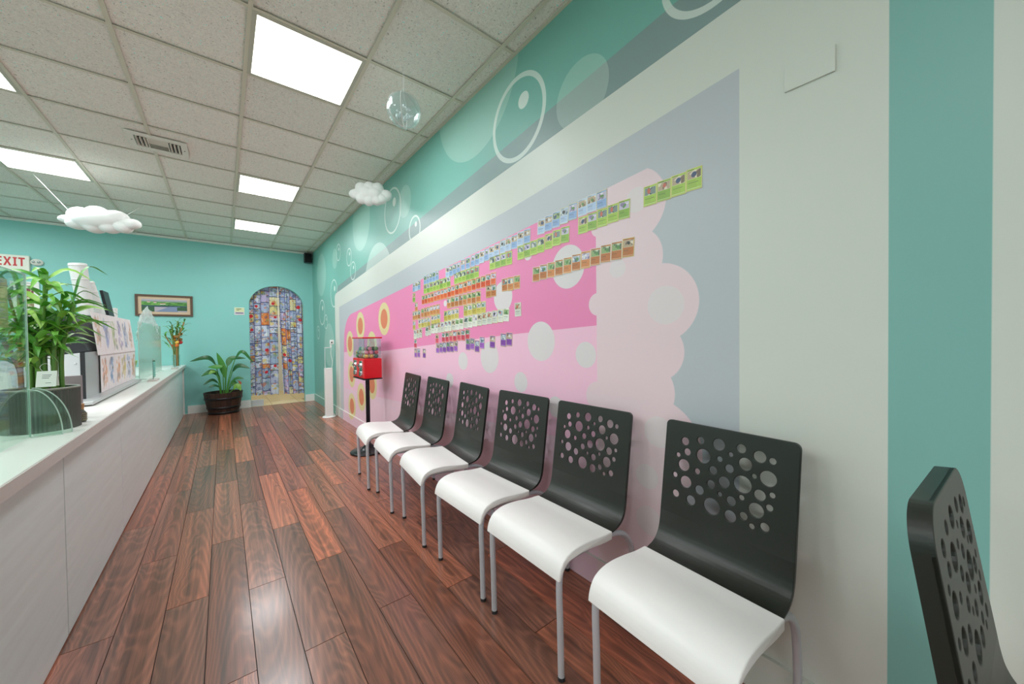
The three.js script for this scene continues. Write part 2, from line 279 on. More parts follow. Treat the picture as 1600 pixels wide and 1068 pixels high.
// ---------------------------------------------------------------- room beyond the arch
{
  const z0 = BACK + 0.12, z1 = 10.6, xa = -0.3, xb = 2.2, wm = mat('#e6e4da', 0.7);
  struct('wall_beyond', [pbox(xa - 0.1, xb + 0.1, 0, 2.75, z1, z1 + 0.1), pbox(xa - 0.1, xa, 0, 2.75, z0, z1), pbox(xb, xb + 0.1, 0, 2.75, z0, z1), pbox(WALLX, xb, 0, 2.75, z0 - 0.1, z0)], wm);
  struct('ceiling_beyond', pbox(xa - 0.1, xb + 0.1, 2.75, 2.85, z0, z1 + 0.1), wm);
  const f = structGroup('floor_beyond');
  obj('grout_bed', pbox(xa, xb, -0.1, -0.003, BACK, z1), mat('#b3a27e', 0.9), f);
  const tm = [mat('#e3cf9f', 0.35), mat('#dcc796', 0.35), mat('#e8d6aa', 0.35)], T = 0.46;
  const geos = new Map();
  for (let i = 0; i < 6; i++) for (let j = 0; j < 5; j++) {
    const a = xa + 0.11 + i * T - T, b = Math.min(a + T, xb), c = BACK + 0.012 + j * T, d = Math.min(c + T, z1), a2 = Math.max(a, xa);
    const x0 = j === 0 ? Math.max(a2, 0.396) : a2, x1 = j === 0 ? Math.min(b, 1.294) : b; if (x1 - x0 < 0.02 || d - c < 0.02) continue;
    const key = (x1 - x0).toFixed(3) + (d - c).toFixed(3); if (!geos.has(key)) geos.set(key, new RoundedBoxGeometry(x1 - x0 - 0.005, 0.01, d - c - 0.005, 1, 0.0015));
    obj('floor_tile', geos.get(key), tm[Math.floor(hash(i, j, 77) * 3)], f).position.copy(V((x0 + x1) / 2, -0.0035, (c + d) / 2));
  }
  struct('trim_2', pbox(0.395, 1.295, -0.002, 0.004, BACK - 0.006, BACK + 0.012), mat('#d9cdb0', 0.5));
  const t = thing('ceiling_light', 'light panel in the room behind the printed doorway curtain', 'light', [0.9, 2.75, 9.5]);
  obj('frame', box(0.62, 0.02, 0.62, 0, -0.01, 0), M.whiteTrim, t);
  obj('diffuser', box(0.55, 0.004, 0.55, 0, -0.022, 0), mat('#ffffff', 0.6, { emissive: '#ffffff', emissiveIntensity: PANEL_GLOW }), t);
  const l = new THREE.RectAreaLight(new THREE.Color(1, 0.98, 0.93), 14, 0.54, 0.54); l.position.set(0, -0.028, 0); l.rotation.x = -Math.PI / 2; t.add(l);

  // the two halves of the printed curtain
  const cols = ['#c4cae2', '#b0bbdc', '#d3d0ea', '#e6d896', '#d8def0', '#ec8f50', '#b9c2e0', '#a9bcd6', '#d6def0', '#c9bbe0', '#9dabd2', '#e8dcb0'];
  const print = canvasTex(1024, 2048, (c, w, h) => {
    c.fillStyle = '#6a6494'; c.fillRect(0, 0, w, h);
    let x = 0, k = 0;
    const cw = [92, 74, 104, 128, 150, 86, 78, 110, 96, 106];
    for (const a of cw) {
      let y = -rr(0, 90);
      while (y < h) {
        const b = rr(80, 235), col = cols[Math.floor(rnd() * cols.length)];
        c.fillStyle = col; c.fillRect(x + 5, y + 5, a - 10, b - 10);
        c.save(); c.beginPath(); c.rect(x + 5, y + 5, a - 10, b - 10); c.clip();
        for (let q = 0; q < 9; q++) { c.fillStyle = ['rgba(255,255,255,0.45)', 'rgba(70,80,140,0.4)', 'rgba(230,200,90,0.55)', 'rgba(225,110,60,0.5)', 'rgba(120,150,130,0.5)'][Math.floor(rnd() * 5)]; c.beginPath(); c.ellipse(x + rr(0, a), y + rr(0, b), rr(6, a * 0.26), rr(8, 42), rr(0, 3), 0, 7); c.fill(); }
        for (let q = 0; q < 3; q++) { c.fillStyle = '#2c2c48'; c.beginPath(); c.arc(x + rr(10, a - 10), y + rr(10, b - 10), rr(3, 7), 0, 7); c.fill(); }
        if (rnd() < 0.2) { c.fillStyle = '#262a4d'; for (let q = 0; q < 3; q++) { c.beginPath(); c.arc(x + a * (0.22 + 0.28 * q), y + b / 2, a * 0.12, 0, 7); c.fill(); } c.fillStyle = '#d5d9e8'; for (let q = 0; q < 3; q++) { c.beginPath(); c.arc(x + a * (0.22 + 0.28 * q), y + b / 2, a * 0.05, 0, 7); c.fill(); } }
        c.restore();
        if (rnd() < 0.14) { c.fillStyle = '#d8303c'; c.beginPath(); c.arc(x + rr(30, a - 30), y + rr(30, b - 30), rr(22, 34), 0, 7); c.fill(); }
        if (rnd() < 0.5) { c.fillStyle = '#2f3263'; c.fillRect(x, y + b - 8, a, 12); }
        y += b; k++;
      }
      x += a;
    }
  });
  const fab = phys('#ffffff', 0.85, { map: print, transmission: 0.12, side: THREE.DoubleSide });
  const sheet = (xa, xb, ya, yb, u0, u1, lean) => {
    const g = new THREE.PlaneGeometry(1, 1, 60, 24), p = g.attributes.position, uv = g.attributes.uv;
    for (let i = 0; i < p.count; i++) {
      const s = p.getX(i) + 0.5, t = p.getY(i) + 0.5, x = xa + (xb - xa) * s + lean(s, t);
      p.setXYZ(i, x, ya(s) + (yb - ya(s)) * t, -(BACK + 0.17 + 0.016 * Math.sin(s * 26 + u0 * 9 + 0.6 * t) + 0.007 * Math.sin(s * 61 + 2)));
      uv.setXY(i, u0 + (u1 - u0) * s, t);
    }
    g.computeVertexNormals(); return g;
  };
  tag(obj('curtain', sheet(0.3, 0.872, (s) => 0.2 - 0.02 * s + 0.008 * Math.sin(s * 30), 2.42, 0, 0.52, (s, t) => s > 0.5 ? (s - 0.5) * 2 * -0.012 * (1 - t) : 0), fab), 'patterned doorway curtain half nearer the potted plant', 'curtain');
  tag(obj('curtain', sheet(0.88, 1.4, (s) => 0.17 - 0.02 * s + 0.008 * Math.sin(s * 30), 2.42, 0.52, 1, (s, t) => (1 - s) * 0.06 * Math.pow(1 - t, 1.4)), fab), 'patterned doorway curtain half nearer the mural wall', 'curtain');
  tag(obj('curtain_rod', [rod(V(0.2, 2.436, BACK + 0.17), V(1.46, 2.436, BACK + 0.17), 0.012), ...[0.22, 1.44].map((x) => pbox(x - 0.01, x + 0.01, 2.41, 2.45, BACK + 0.12, BACK + 0.175))], M.white), 'white rod carrying the patterned doorway curtain', 'curtain rod');
  const bin = thing('storage_box', 'low frosted plastic box at the foot of the arched doorway', 'box', [0.497, 0.004, BACK + 0.07]);
  const bm = phys('#eceff0', 0.5, { transmission: 0.35 });
  obj('tub', [box(0.19, 0.004, 0.08, 0, 0.002, 0), box(0.19, 0.1, 0.003, 0, 0.05, 0.04), box(0.19, 0.1, 0.003, 0, 0.05, -0.04), box(0.003, 0.1, 0.08, 0.094, 0.05, 0), box(0.003, 0.1, 0.08, -0.094, 0.05, 0)], bm, bin);
  obj('lid', rbox(0.2, 0.012, 0.092, 0.003, 0, 0.106, 0), bm, bin);
}

// ---------------------------------------------------------------- chairs
const HOLES = [[-0.142, 0.857, 0.016], [-0.083, 0.873, 0.014], [-0.018, 0.873, 0.022], [0.056, 0.876, 0.016], [0.113, 0.863, 0.02], [0.15, 0.858, 0.011], [-0.131, 0.819, 0.014], [-0.166, 0.8, 0.009], [-0.07, 0.819, 0.027], [-0.012, 0.823, 0.01], [0.024, 0.848, 0.008], [0.071, 0.828, 0.022], [-0.141, 0.767, 0.023], [-0.088, 0.758, 0.011], [-0.032, 0.778, 0.015], [0.022, 0.799, 0.015], [0.1, 0.796, 0.008], [0.14, 0.8, 0.026], [-0.173, 0.722, 0.01], [-0.129, 0.707, 0.023], [-0.076, 0.694, 0.017], [-0.036, 0.727, 0.015], [0.007, 0.748, 0.02], [0.066, 0.759, 0.03], [0.119, 0.741, 0.018], [0.154, 0.752, 0.009], [-0.165, 0.653, 0.014], [-0.105, 0.647, 0.018], [-0.029, 0.652, 0.03], [-0.004, 0.703, 0.008], [0.034, 0.693, 0.016], [0.066, 0.715, 0.009], [0.148, 0.711, 0.011], [0.034, 0.642, 0.02], [0.075, 0.658, 0.013], [0.111, 0.69, 0.024], [0.101, 0.635, 0.009], [0.138, 0.647, 0.014]];
const CH = { seat: mat('#f5f3f0', 0.38), back: phys('#20231d', 0.42, { clearcoat: 0.15, clearcoatRoughness: 0.4 }), tube: mat('#ccd1d8', 0.38, { metalness: 0.35 }), foot: mat('#26272a', 0.6) };
function makeChair(name, label, { lift = 0, t = 0.0075, flange = 0.014, corner = 0.02, w = 0.445 } = {}) {
  const g = thing(name, label, 'chair'), L = (x) => x - 1.18;        // local x: back is +x, front is -x
  const smooth = (pts, n = 40) => new THREE.CatmullRomCurve3(pts.map((p) => new THREE.Vector3(L(p[0]), p[1] + lift, 0)), false, 'centripetal').getPoints(n);
  const shell = (pts, th, n) => {                                    // closed side profile of a bent sheet, thickened to the right of its run
    const c = smooth(pts, n), out = [], back = [];
    c.forEach((p, i) => { const a = c[Math.max(0, i - 1)], b = c[Math.min(c.length - 1, i + 1)], d = b.clone().sub(a).normalize(), k = typeof th === 'function' ? th(i / (c.length - 1)) : th; out.push([p.x, p.y]); back.push([p.x + d.y * k, p.y - d.x * k]); });
    return [...out, ...back.reverse()];
  };
  const across = (poly, width, bev) => toCreasedNormals(extrude(poly, width - 2 * bev, { bevelEnabled: bev > 0, bevelSize: bev, bevelThickness: bev, bevelOffset: -bev, bevelSegments: 3 }).translate(0, 0, -width / 2 + bev), 0.7);
  // seat: waterfall front edge, slightly dished, ends under the backrest
  obj('seat', across(shell([[0.931, 0.383], [0.934, 0.402], [0.945, 0.43], [0.964, 0.452], [0.998, 0.467], [1.05, 0.473], [1.12, 0.468], [1.19, 0.459], [1.25, 0.456]], (s) => 0.012 + 0.02 * Math.min(1, s * 1.8), 40), w + 0.012, 0.004), CH.seat, g);
  // backrest: bent foot and perforated plate
  const P0 = [1.352, 0.575], P1 = [1.405, 0.93], len = Math.hypot(P1[0] - P0[0], P1[1] - P0[1]), d = new THREE.Vector3((P1[0] - P0[0]) / len, (P1[1] - P0[1]) / len, 0), nn = new THREE.Vector3(-d.y, d.x, 0);
  const foot = across(shell([[1.243, 0.452], [1.268, 0.4545], [1.296, 0.463], [1.322, 0.481], [1.339, 0.51], [1.3475, 0.545], [P0[0], P0[1]]], t, 30), w, 0.002);
  const sh = new THREE.Shape(), hw = w / 2, b = 0.002;
  sh.moveTo(-hw + b, 0); sh.lineTo(hw - b, 0); sh.lineTo(hw - b, len - corner); sh.absarc(hw - corner, len - corner, corner - b, 0, Math.PI / 2, false); sh.lineTo(-hw + corner, len - b); sh.absarc(-hw + corner, len - corner, corner - b, Math.PI / 2, Math.PI, false); sh.closePath();
  for (const [u, y, r] of HOLES) { const h = new THREE.Path(); h.absellipse(u, (y - P0[1]) / d.y, r * 0.94 + b, r * 0.94 + b, 0, 2 * Math.PI, true); sh.holes.push(h); }
  const plate = new THREE.ExtrudeGeometry(sh, { depth: t - 2 * b, bevelEnabled: true, bevelSize: b, bevelThickness: b, bevelSegments: 2, curveSegments: 10 }).translate(0, 0, b);
  plate.applyMatrix4(new THREE.Matrix4().makeBasis(new THREE.Vector3(0, 0, 1), d, nn).setPosition(L(P0[0]) - nn.x * t, P0[1] + lift - nn.y * t, 0));
  // turned-back rim round the plate and down both sides of the bend
  const rim = [], e = 0.005, ring = new THREE.Shape();
  ring.moveTo(hw, 0); ring.lineTo(hw, len - corner); ring.absarc(hw - corner, len - corner, corner, 0, Math.PI / 2, false); ring.lineTo(-hw + corner, len); ring.absarc(-hw + corner, len - corner, corner, Math.PI / 2, Math.PI, false); ring.lineTo(-hw, 0);
  ring.lineTo(-hw + e, 0); ring.lineTo(-hw + e, len - corner); ring.absarc(-hw + corner, len - corner, corner - e, Math.PI, Math.PI / 2, true); ring.lineTo(hw - corner, len - e); ring.absarc(hw - corner, len - corner, corner - e, Math.PI / 2, 0, true); ring.lineTo(hw - e, 0); ring.closePath();
  const rg = toCreasedNormals(new THREE.ExtrudeGeometry(ring, { depth: flange - 0.001, bevelEnabled: false, curveSegments: 10 }), 0.5);
  rg.applyMatrix4(new THREE.Matrix4().makeBasis(new THREE.Vector3(0, 0, 1), d, nn).setPosition(L(P0[0]) - nn.x * flange, P0[1] + lift - nn.y * flange, 0)); rim.push(rg);
  for (const s of [-1, 1]) {
    const pts = smooth([[1.262, 0.4535], [1.296, 0.463], [1.322, 0.481], [1.339, 0.51], [1.3475, 0.545], [P0[0], P0[1]]], 20).map((p) => [p.x, p.y]);
    const out = [], inn = [];
    pts.forEach((p, i) => { const a = pts[Math.max(0, i - 1)], f = pts[Math.min(pts.length - 1, i + 1)], q = Math.hypot(f[0] - a[0], f[1] - a[1]), k = flange * Math.min(1, 0.35 + i / 14); out.push([p[0] + (f[1] - a[1]) / q * 0.001, p[1] - (f[0] - a[0]) / q * 0.001]); inn.push([p[0] + (f[1] - a[1]) / q * k, p[1] - (f[0] - a[0]) / q * k]); });
    rim.push(toCreasedNormals(extrude([...out, ...inn.reverse()], e).translate(0, 0, s > 0 ? hw - e : -hw), 0.6));
  }
  obj('backrest', [foot, plate, ...rim], CH.back, g);
  // legs
  const R = 0.0125, y0 = 0.43 + lift;
  for (const s of [-1, 1]) {
    const z = s * 0.211;
    const f = obj('leg', tube([[-0.225, 0.004], [-0.228, 0.2 + lift * 0.5], [-0.23, 0.37 + lift], [-0.222, 0.41 + lift], [-0.19, y0 + 0.004]].map((p) => new THREE.Vector3(p[0], p[1], z)), R, 28, 12), CH.tube, g);
    obj('foot_cap', cyl(R + 0.001, 0.014, -0.225, 0, z, 14), CH.foot, f);
    const q = obj('leg', tube([[-0.19, y0 + 0.004], [-0.05, y0 + 0.003], [0.06, y0 + 0.002], [0.13, y0 - 0.008], [0.19, y0 - 0.038], [0.234, y0 - 0.095], [0.25, y0 - 0.18], [0.256, 0.12], [0.26, 0.004]].map((p) => new THREE.Vector3(p[0], p[1], z * 0.97)), R, 48, 12), CH.tube, g);
    obj('foot_cap', cyl(R + 0.001, 0.014, 0.26, 0, z * 0.97, 14), CH.foot, q);
  }
  obj('cross_bar', [rod(new THREE.Vector3(-0.15, y0, -0.21), new THREE.Vector3(-0.15, y0, 0.21), 0.009), rod(new THREE.Vector3(0.06, y0 - 0.004, -0.205), new THREE.Vector3(0.06, y0 - 0.004, 0.205), 0.009)], CH.tube, g);
  return g;
}
{
  const words = ['nearest white seated chair with black bubble-cut back, in front of the bare white wall', 'second chair from the front of the row, white seat, black bubble-cut back', 'third chair from the front of the row, white seat, black bubble-cut back', 'fourth chair from the front of the row, white seat, black bubble-cut back', 'fifth chair from the front of the row, white seat, black bubble-cut back', 'farthest chair of the row, beside the red capsule machine'];
  const spots = [[0.545, 3], [1.136, 0], [1.66, -1], [2.232, 6], [2.782, 5], [3.305, 6]];
  const first = makeChair('chair', words[0]);
  spots.forEach(([z, a], i) => {
    const c = i ? first.clone() : first; if (i) { c.name = numbered('chair'); scene.add(c); }
    c.position.copy(V(1.18, 0, z)); c.rotation.y = -a * Math.PI / 180;
    c.userData = { label: words[i], category: 'chair', group: 'row of chairs along the mural wall' };
  });
  const st = makeChair('stool', 'tall dark stool seen edge on, cut off by the frame corner', { lift: 0.05, t: 0.009, flange: 0.03, corner: 0.07, w: 0.4 });
  st.userData.category = 'stool';
  st.position.copy(V(1.07, 0, -0.206)); st.rotation.y = Math.PI / 2 - 0.075;
}

// ---------------------------------------------------------------- trading cards taped to the mural
{
  const kinds = { blue: ['#b4cbe8', '#8fb0dc'], green: ['#a8cb4e', '#8bb542'], brown: ['#d98b4e', '#c2753b'], red: ['#ec6a35', '#de4f22'], yellow: ['#d6c560', '#c7b24a'], white: ['#e7e8dd', '#d4d6cb'], pink: ['#e8586e', '#d8435c'], purple: ['#a763c6', '#8a4bae'] };
  const names = Object.keys(kinds), VAR = 8, CWp = 120, CHp = 168;
  const atlas = canvasTex(CWp * VAR, CHp * names.length, (c) => {
    names.forEach((n, j) => {
      for (let i = 0; i < VAR; i++) {
        const x = i * CWp, y = j * CHp;
        c.save(); c.beginPath(); c.rect(x, y, CWp, CHp); c.clip();
        c.fillStyle = n === 'green' || n === 'purple' || rnd() < 0.4 ? '#d9cf86' : '#e4e2d6'; c.fillRect(x, y, CWp, CHp);
        c.fillStyle = kinds[n][i % 2]; c.fillRect(x + 5, y + 5, CWp - 10, CHp - 10);
        // picture window: a plain abstract scene
        const top = y + 18, hh = 62, pal = [['#56704f', '#8fa970', '#c9d3b8'], ['#5e6f80', '#a9b9c4', '#dfe4e2'], ['#7b6a58', '#b8a488', '#e1d6c0'], ['#3f4a4c', '#7d8f8a', '#c6cfc4'], ['#8a7fa0', '#c3bcd0', '#e6e2ea']][Math.floor(rnd() * 5)];
        c.fillStyle = pal[1]; c.fillRect(x + 10, top, CWp - 20, hh);
        c.save(); c.beginPath(); c.rect(x + 10, top, CWp - 20, hh); c.clip();
        for (let q = 0; q < 7; q++) { c.fillStyle = pal[q % 3]; c.beginPath(); c.ellipse(x + rr(10, CWp - 10), top + rr(0, hh), rr(8, 30), rr(5, 18), rr(0, 3), 0, 7); c.fill(); }
        c.fillStyle = ['#2f3430', '#c86a52', '#e3dcb8', '#3c4f73', '#5f8f4c', '#d9d9d9'][Math.floor(rnd() * 6)]; c.beginPath(); c.ellipse(x + CWp * rr(0.35, 0.65), top + hh * rr(0.4, 0.6), rr(14, 24), rr(11, 20), rr(0, 3), 0, 7); c.fill();
        c.restore();
        c.strokeStyle = 'rgba(240,236,205,0.8)'; c.lineWidth = 2; c.strokeRect(x + 10, top, CWp - 20, hh);
        c.fillStyle = 'rgba(40,44,34,0.55)'; c.fillRect(x + 12, y + 9, 46, 5);
        for (let q = 0; q < 5; q++) { c.fillStyle = q === 1 ? 'rgba(40,44,34,0.5)' : 'rgba(60,62,50,0.28)'; c.fillRect(x + 14, y + 94 + q * 12, rr(45, 88), q === 1 ? 5 : 3); }
        c.fillStyle = 'rgba(250,250,235,0.45)'; c.fillRect(x + 8, y + CHp - 18, CWp - 16, 6);
        c.restore();
      }
    });
  });
  atlas.anisotropy = 8;
  const face = mat('#ffffff', 0.35, { map: atlas }), edge = mat('#d9d6c6', 0.7), geos = {};
  const CW = 0.0628, CHt = 0.0875, TH = 0.0012;
  names.forEach((n, j) => { geos[n] = []; for (let i = 0; i < VAR; i++) { const g = new THREE.BoxGeometry(TH, CHt, CW), uv = g.attributes.uv; for (let k = 0; k < uv.count; k++) uv.setXY(k, (i + uv.getX(k)) / VAR, 1 - (j + 1 - uv.getY(k)) / names.length); geos[n].push(g); } });
  // each strip: far-end z and top, near-end z and top, how many cards
  const strips = {
    blue: [[1.269, 1.985, 1.085, 1.988, 3], [1.58, 1.957, 1.274, 1.983, 5], [1.957, 1.915, 1.646, 1.937, 5], [2.324, 1.885, 1.964, 1.91, 6], [2.471, 1.88, 2.33, 1.884, 2], [2.717, 1.859, 2.477, 1.869, 4], [3.143, 1.847, 2.843, 1.861, 5], [3.394, 1.807, 3.218, 1.82, 3]],
    green: [[0.888, 1.926, 0.637, 1.935, 4], [1.267, 1.893, 0.958, 1.905, 5], [1.521, 1.86, 1.33, 1.874, 3], [1.768, 1.844, 1.525, 1.853, 4], [2.077, 1.829, 1.825, 1.833, 4], [2.574, 1.788, 2.217, 1.798, 6], [3.146, 1.766, 2.64, 1.781, 8], [3.398, 1.709, 3.341, 1.713, 1]],
    brown: [[1.629, 1.686, 0.937, 1.726, 11], [1.941, 1.66, 1.748, 1.663, 3], [2.126, 1.638, 2.005, 1.641, 2], [2.701, 1.602, 2.195, 1.615, 8], [3.211, 1.548, 2.834, 1.566, 6], [3.345, 1.616, 3.289, 1.617, 1], [3.406, 1.531, 3.229, 1.54, 3]],
    red: [[3.194, 1.668, 2.005, 1.723, 19]],
    yellow: [[2.436, 1.522, 2.133, 1.533, 5], [2.757, 1.495, 2.513, 1.509, 4], [3.003, 1.471, 2.829, 1.482, 3], [3.277, 1.45, 3.019, 1.462, 4], [3.409, 1.437, 3.343, 1.439, 1]],
    white: [[1.805, 1.491, 1.741, 1.49, 1], [2.438, 1.429, 1.864, 1.466, 9], [3.005, 1.396, 2.444, 1.426, 9], [3.118, 1.375, 3.014, 1.386, 2], [3.389, 1.347, 3.196, 1.366, 3]],
    pink: [[2.806, 1.317, 2.353, 1.338, 7], [2.918, 1.305, 2.869, 1.308, 1], [3.383, 1.258, 3.322, 1.263, 1]],
    purple: [[1.96, 1.294, 1.836, 1.301, 2], [2.085, 1.281, 2.029, 1.285, 1], [2.217, 1.271, 2.157, 1.275, 1], [2.285, 1.246, 2.22, 1.25, 1], [2.408, 1.261, 2.29, 1.268, 2], [2.914, 1.222, 2.536, 1.248, 6], [3.189, 1.169, 3.125, 1.171, 1], [3.382, 1.167, 3.247, 1.172, 2]],
  };
  for (const n of names) strips[n].forEach(([za, ya, zb, yb, k], q) => {
    const slope = (yb - ya) / Math.max(0.06, za - zb);
    for (let i = 0; i < k; i++) {                                   // i counts from the near end
      const f = (i + 0.5) / k, z = zb + (za - zb) * f, y = yb + (ya - yb) * f - CHt / 2 + rr(-0.0015, 0.0015);
      const strip = strips[n].length > 1 ? `${ORD[q]} ${n} strip` : `long ${n} strip`;
      const label = k === 1 ? `single ${n} card forming the ${strip}, counting strips from the right` : `${n} card, ${ORD[i]} from the right in the ${strip}, counting from the right`;
      const m = obj('trading_card', geos[n][Math.floor(rnd() * VAR)], [edge, face, edge, edge, edge, edge]);
      tag(m, label, 'card', 'trading cards taped to the mural wall');
      m.position.copy(V(WALLX - TH / 2 - 0.0004 - (i % 2) * 0.0008, y, z)); m.rotation.x = Math.atan(slope) * 0.9 + rr(-0.012, 0.012);
    }
  });
}

// ---------------------------------------------------------------- service counter
const CT = 0.86, FX = -0.545;                                        // worktop height, cabinet front
{
  const lam = dataTex(256, 256, (u, v) => { const a = fbm(u * 3, v * 40, 31, 4) - 0.47, d = 246 + a * 14; return [d * 0.93, d * 0.985, d * 0.98]; });
  const pm = mat('#ffffff', 0.35, { map: lam }), body = mat('#8f8a83', 0.7), gap = mat('#8b857d', 0.8);
  const top = mat('#ebece6', 0.28);
  const joints = [-1.2, -0.1, 1.1, 2.412, 3.525, 4.75, 6.02, 7.15, 8.2];
  const where = ['hidden beside the viewer', 'at the near end by the viewer', 'at the lower frame edge', 'below the leafy bamboo pot', 'below the steel machine', 'below the poster covered machine end', 'below the tall clear shield', 'at the far end by the back wall'];
  for (let k = 0; k < 8; k++) {
    const a = joints[k], b = joints[k + 1];
    const t = thing('counter_cabinet', `white flat fronted counter cabinet ${where[k]}`, 'cabinet', [0, 0, (a + b) / 2], 0, 'white counter cabinets');
    const w = b - a - 0.002;
    obj('body', box(0.5, 0.79, w, -0.815, 0.4, 0), body, t);
    obj('front_panel', rbox(0.016, 0.782, w - 0.006, 0.0015, FX - 0.008, 0.4, 0), pm, t);
    obj('plinth', box(0.5, 0.014, w, -0.82, 0.003 + 0.004, 0), gap, t);
  }
  const t = thing('worktop', 'long white worktop running along the whole counter', 'worktop', [-0.81, 0, (8.395 - 1.2) / 2]);
  obj('slab', rbox(0.594, 0.052, 9.595, 0.003, 0, CT - 0.026, 0), top, t);
  obj('edge_strip', box(0.003, 0.046, 9.59, 0.2985, CT - 0.027, 0), mat('#d6d2cd', 0.4), t);
  tag(obj('end_panel', rbox(0.56, 0.8, 0.05, 0.002, -0.815, 0.4, -8.36), M.whiteTrim), 'narrow white end panel closing the counter at the back wall', 'panel');
}
// leaves
const leafM = [phys('#6fb53c', 0.45, { transmission: 0.18 }), phys('#4f9a30', 0.45, { transmission: 0.18 }), phys('#93c653', 0.45, { transmission: 0.18 }), phys('#2c6a2c', 0.45, { transmission: 0.15 })];
function leaf(pts, width, peak = 0.4, fold = 0.25, n = 14, roll = 0) {          // pts: three Vector3s along the midrib
  const c = new THREE.CatmullRomCurve3(pts), pos = [], uv = [], idx = [];
  for (let i = 0; i <= n; i++) {
    const t = i / n, p = c.getPoint(t), d = c.getTangent(t), side = new THREE.Vector3(0, 1, 0).cross(d); if (side.length() < 0.05) side.set(1, 0, 0.3); side.normalize().applyAxisAngle(d, roll);
    const up = d.clone().cross(side).normalize(), w = width / 2 * Math.pow(Math.sin(Math.PI * Math.pow(Math.min(0.995, Math.max(0.02, t)), Math.log(0.5) / Math.log(peak))), 0.8);
    for (const s of [-1, 0, 1]) { const q = p.clone().addScaledVector(side, s * w).addScaledVector(up, Math.abs(s) * w * fold); pos.push(q.x, q.y, q.z); uv.push((s + 1) / 2, t); }
    if (i) { const k = i * 3; for (const j of [0, 1]) idx.push(k - 3 + j, k - 2 + j, k + j, k - 2 + j, k + 1 + j, k + j); }
  }
  const g = new THREE.BufferGeometry(); g.setAttribute('position', new THREE.Float32BufferAttribute(pos, 3)); g.setAttribute('uv', new THREE.Float32BufferAttribute(uv, 2)); g.setIndex(idx); g.computeVertexNormals(); return g;
}
const L3 = (x, y, z) => new THREE.Vector3(x, y, z);
{
  // ---- lucky bamboo in a ribbed grey pot
  const px = -0.68, pz = 2.745;
  const pot = thing('plant_pot', 'ribbed dark grey round pot on the counter holding the bamboo', 'pot', [px, CT, pz]);
  const pm = mat('#5c5f58', 0.55), R = 0.12, Hh = 0.195, sh = new THREE.Shape();
  for (let i = 0; i <= 240; i++) { const a = i / 240 * 2 * Math.PI, r = R - 0.002 + 0.002 * Math.cos(a * 60); i ? sh.lineTo(r * Math.cos(a), r * Math.sin(a)) : sh.moveTo(r, 0); }
  const inner = new THREE.Path(); inner.absarc(0, 0, R - 0.01, 0, 2 * Math.PI, true); sh.holes.push(inner);
  obj('pot_wall', new THREE.ExtrudeGeometry(sh, { depth: Hh, bevelEnabled: false, curveSegments: 60 }).rotateX(-Math.PI / 2), pm, pot);
  obj('rim', new THREE.TorusGeometry(R - 0.005, 0.006, 8, 60).rotateX(Math.PI / 2).translate(0, Hh, 0), mat('#8d8f84', 0.5), pot);
  obj('bottom', cyl(R - 0.01, 0.01, 0, 0, 0, 40), pm, pot);
  const plant = thing('bamboo_plant', 'leafy green lucky bamboo growing from the ribbed grey counter pot', 'plant', [px, CT, pz]);
  obj('soil', cyl(R - 0.012, 0.02, 0, 0.15, 0, 32), mat('#4a3a2c', 0.95), plant);
  const stalkM = mat('#5d8f3a', 0.4), brown = mat('#8a6a4a', 0.6);
  const stalks = [];
  for (let k = 0; k < 15; k++) {
    const a = k * 2.4 + 0.2, r0 = 0.012 + 0.055 * Math.sqrt(k / 15), h = [0.56, 0.4, 0.6, 0.46, 0.34, 0.5, 0.38, 0.3, 0.42, 0.54, 0.36, 0.28, 0.34, 0.44, 0.26][k];
    const bx = r0 * Math.cos(a), bz = r0 * Math.sin(a), tx = bx * 1.7, tz = bz * 1.7;
    const p = [L3(bx, 0.16, bz), L3(bx * 1.05, 0.16 + h * 0.5, bz * 1.05), L3(tx, 0.16 + h, tz)];
    stalks.push([p, h]);
    obj('stalk', tube(p, h > 0.48 ? 0.005 : 0.009, 14, 8), k % 5 === 4 ? brown : stalkM, plant);
  }
  let n = 0;
  for (const [p, h] of stalks) {
    const c = new THREE.CatmullRomCurve3(p), m = h > 0.48 ? 8 : 12;
    for (let q = 0; q < m; q++) {
      const t = h > 0.48 ? (q < 3 ? 0.55 + q * 0.08 : 0.84 + 0.16 * (q - 3) / (m - 3)) : 0.5 + 0.5 * (q + 0.7) / m, b = c.getPoint(Math.min(1, t)), a = n * 2.4 + rr(-0.3, 0.3), rise = rr(0.15, 0.6), drop = rr(0.02, 0.08);
      const ca = Math.cos(a), sa = Math.sin(a), len = rr(0.13, 0.2) * (sa > 0.2 ? 0.55 : 1);
      obj('leaf', leaf([b, L3(b.x + ca * len * 0.45, b.y + len * rise * 0.75, b.z + sa * len * 0.45), L3(b.x + ca * len, b.y + len * rise - drop, b.z + sa * len)], rr(0.024, 0.036), 0.36, 0.3, 8, rr(-0.6, 0.6)), leafM[n % 3], plant); n++;
    }
  }
  for (const [dx, dz, h] of [[0.2, -0.16, 0.775], [0.19, -0.05, 0.64], [-0.13, -0.06, 0.72]]) {
    const b = L3(dx * 0.4, 0.55, dz * 0.4), e = L3(dx, h, dz); obj('leaf', leaf([b, L3(dx * 0.7, h + 0.03, dz * 0.7), e], 0.026, 0.4, 0.3, 10), leafM[1], plant);
  }
  // ---- small corked jar
  const jar = thing('cork_jar', 'tiny cork topped jar beside the ribbed grey pot', 'jar', [-0.585, CT, 2.86]);
  obj('body', lathe([[0, 0.001], [0.02, 0.001], [0.022, 0.008], [0.022, 0.045], [0.017, 0.055], [0.013, 0.06], [0.013, 0.066], [0, 0.066]], 24), mat('#5f6152', 0.35), jar);
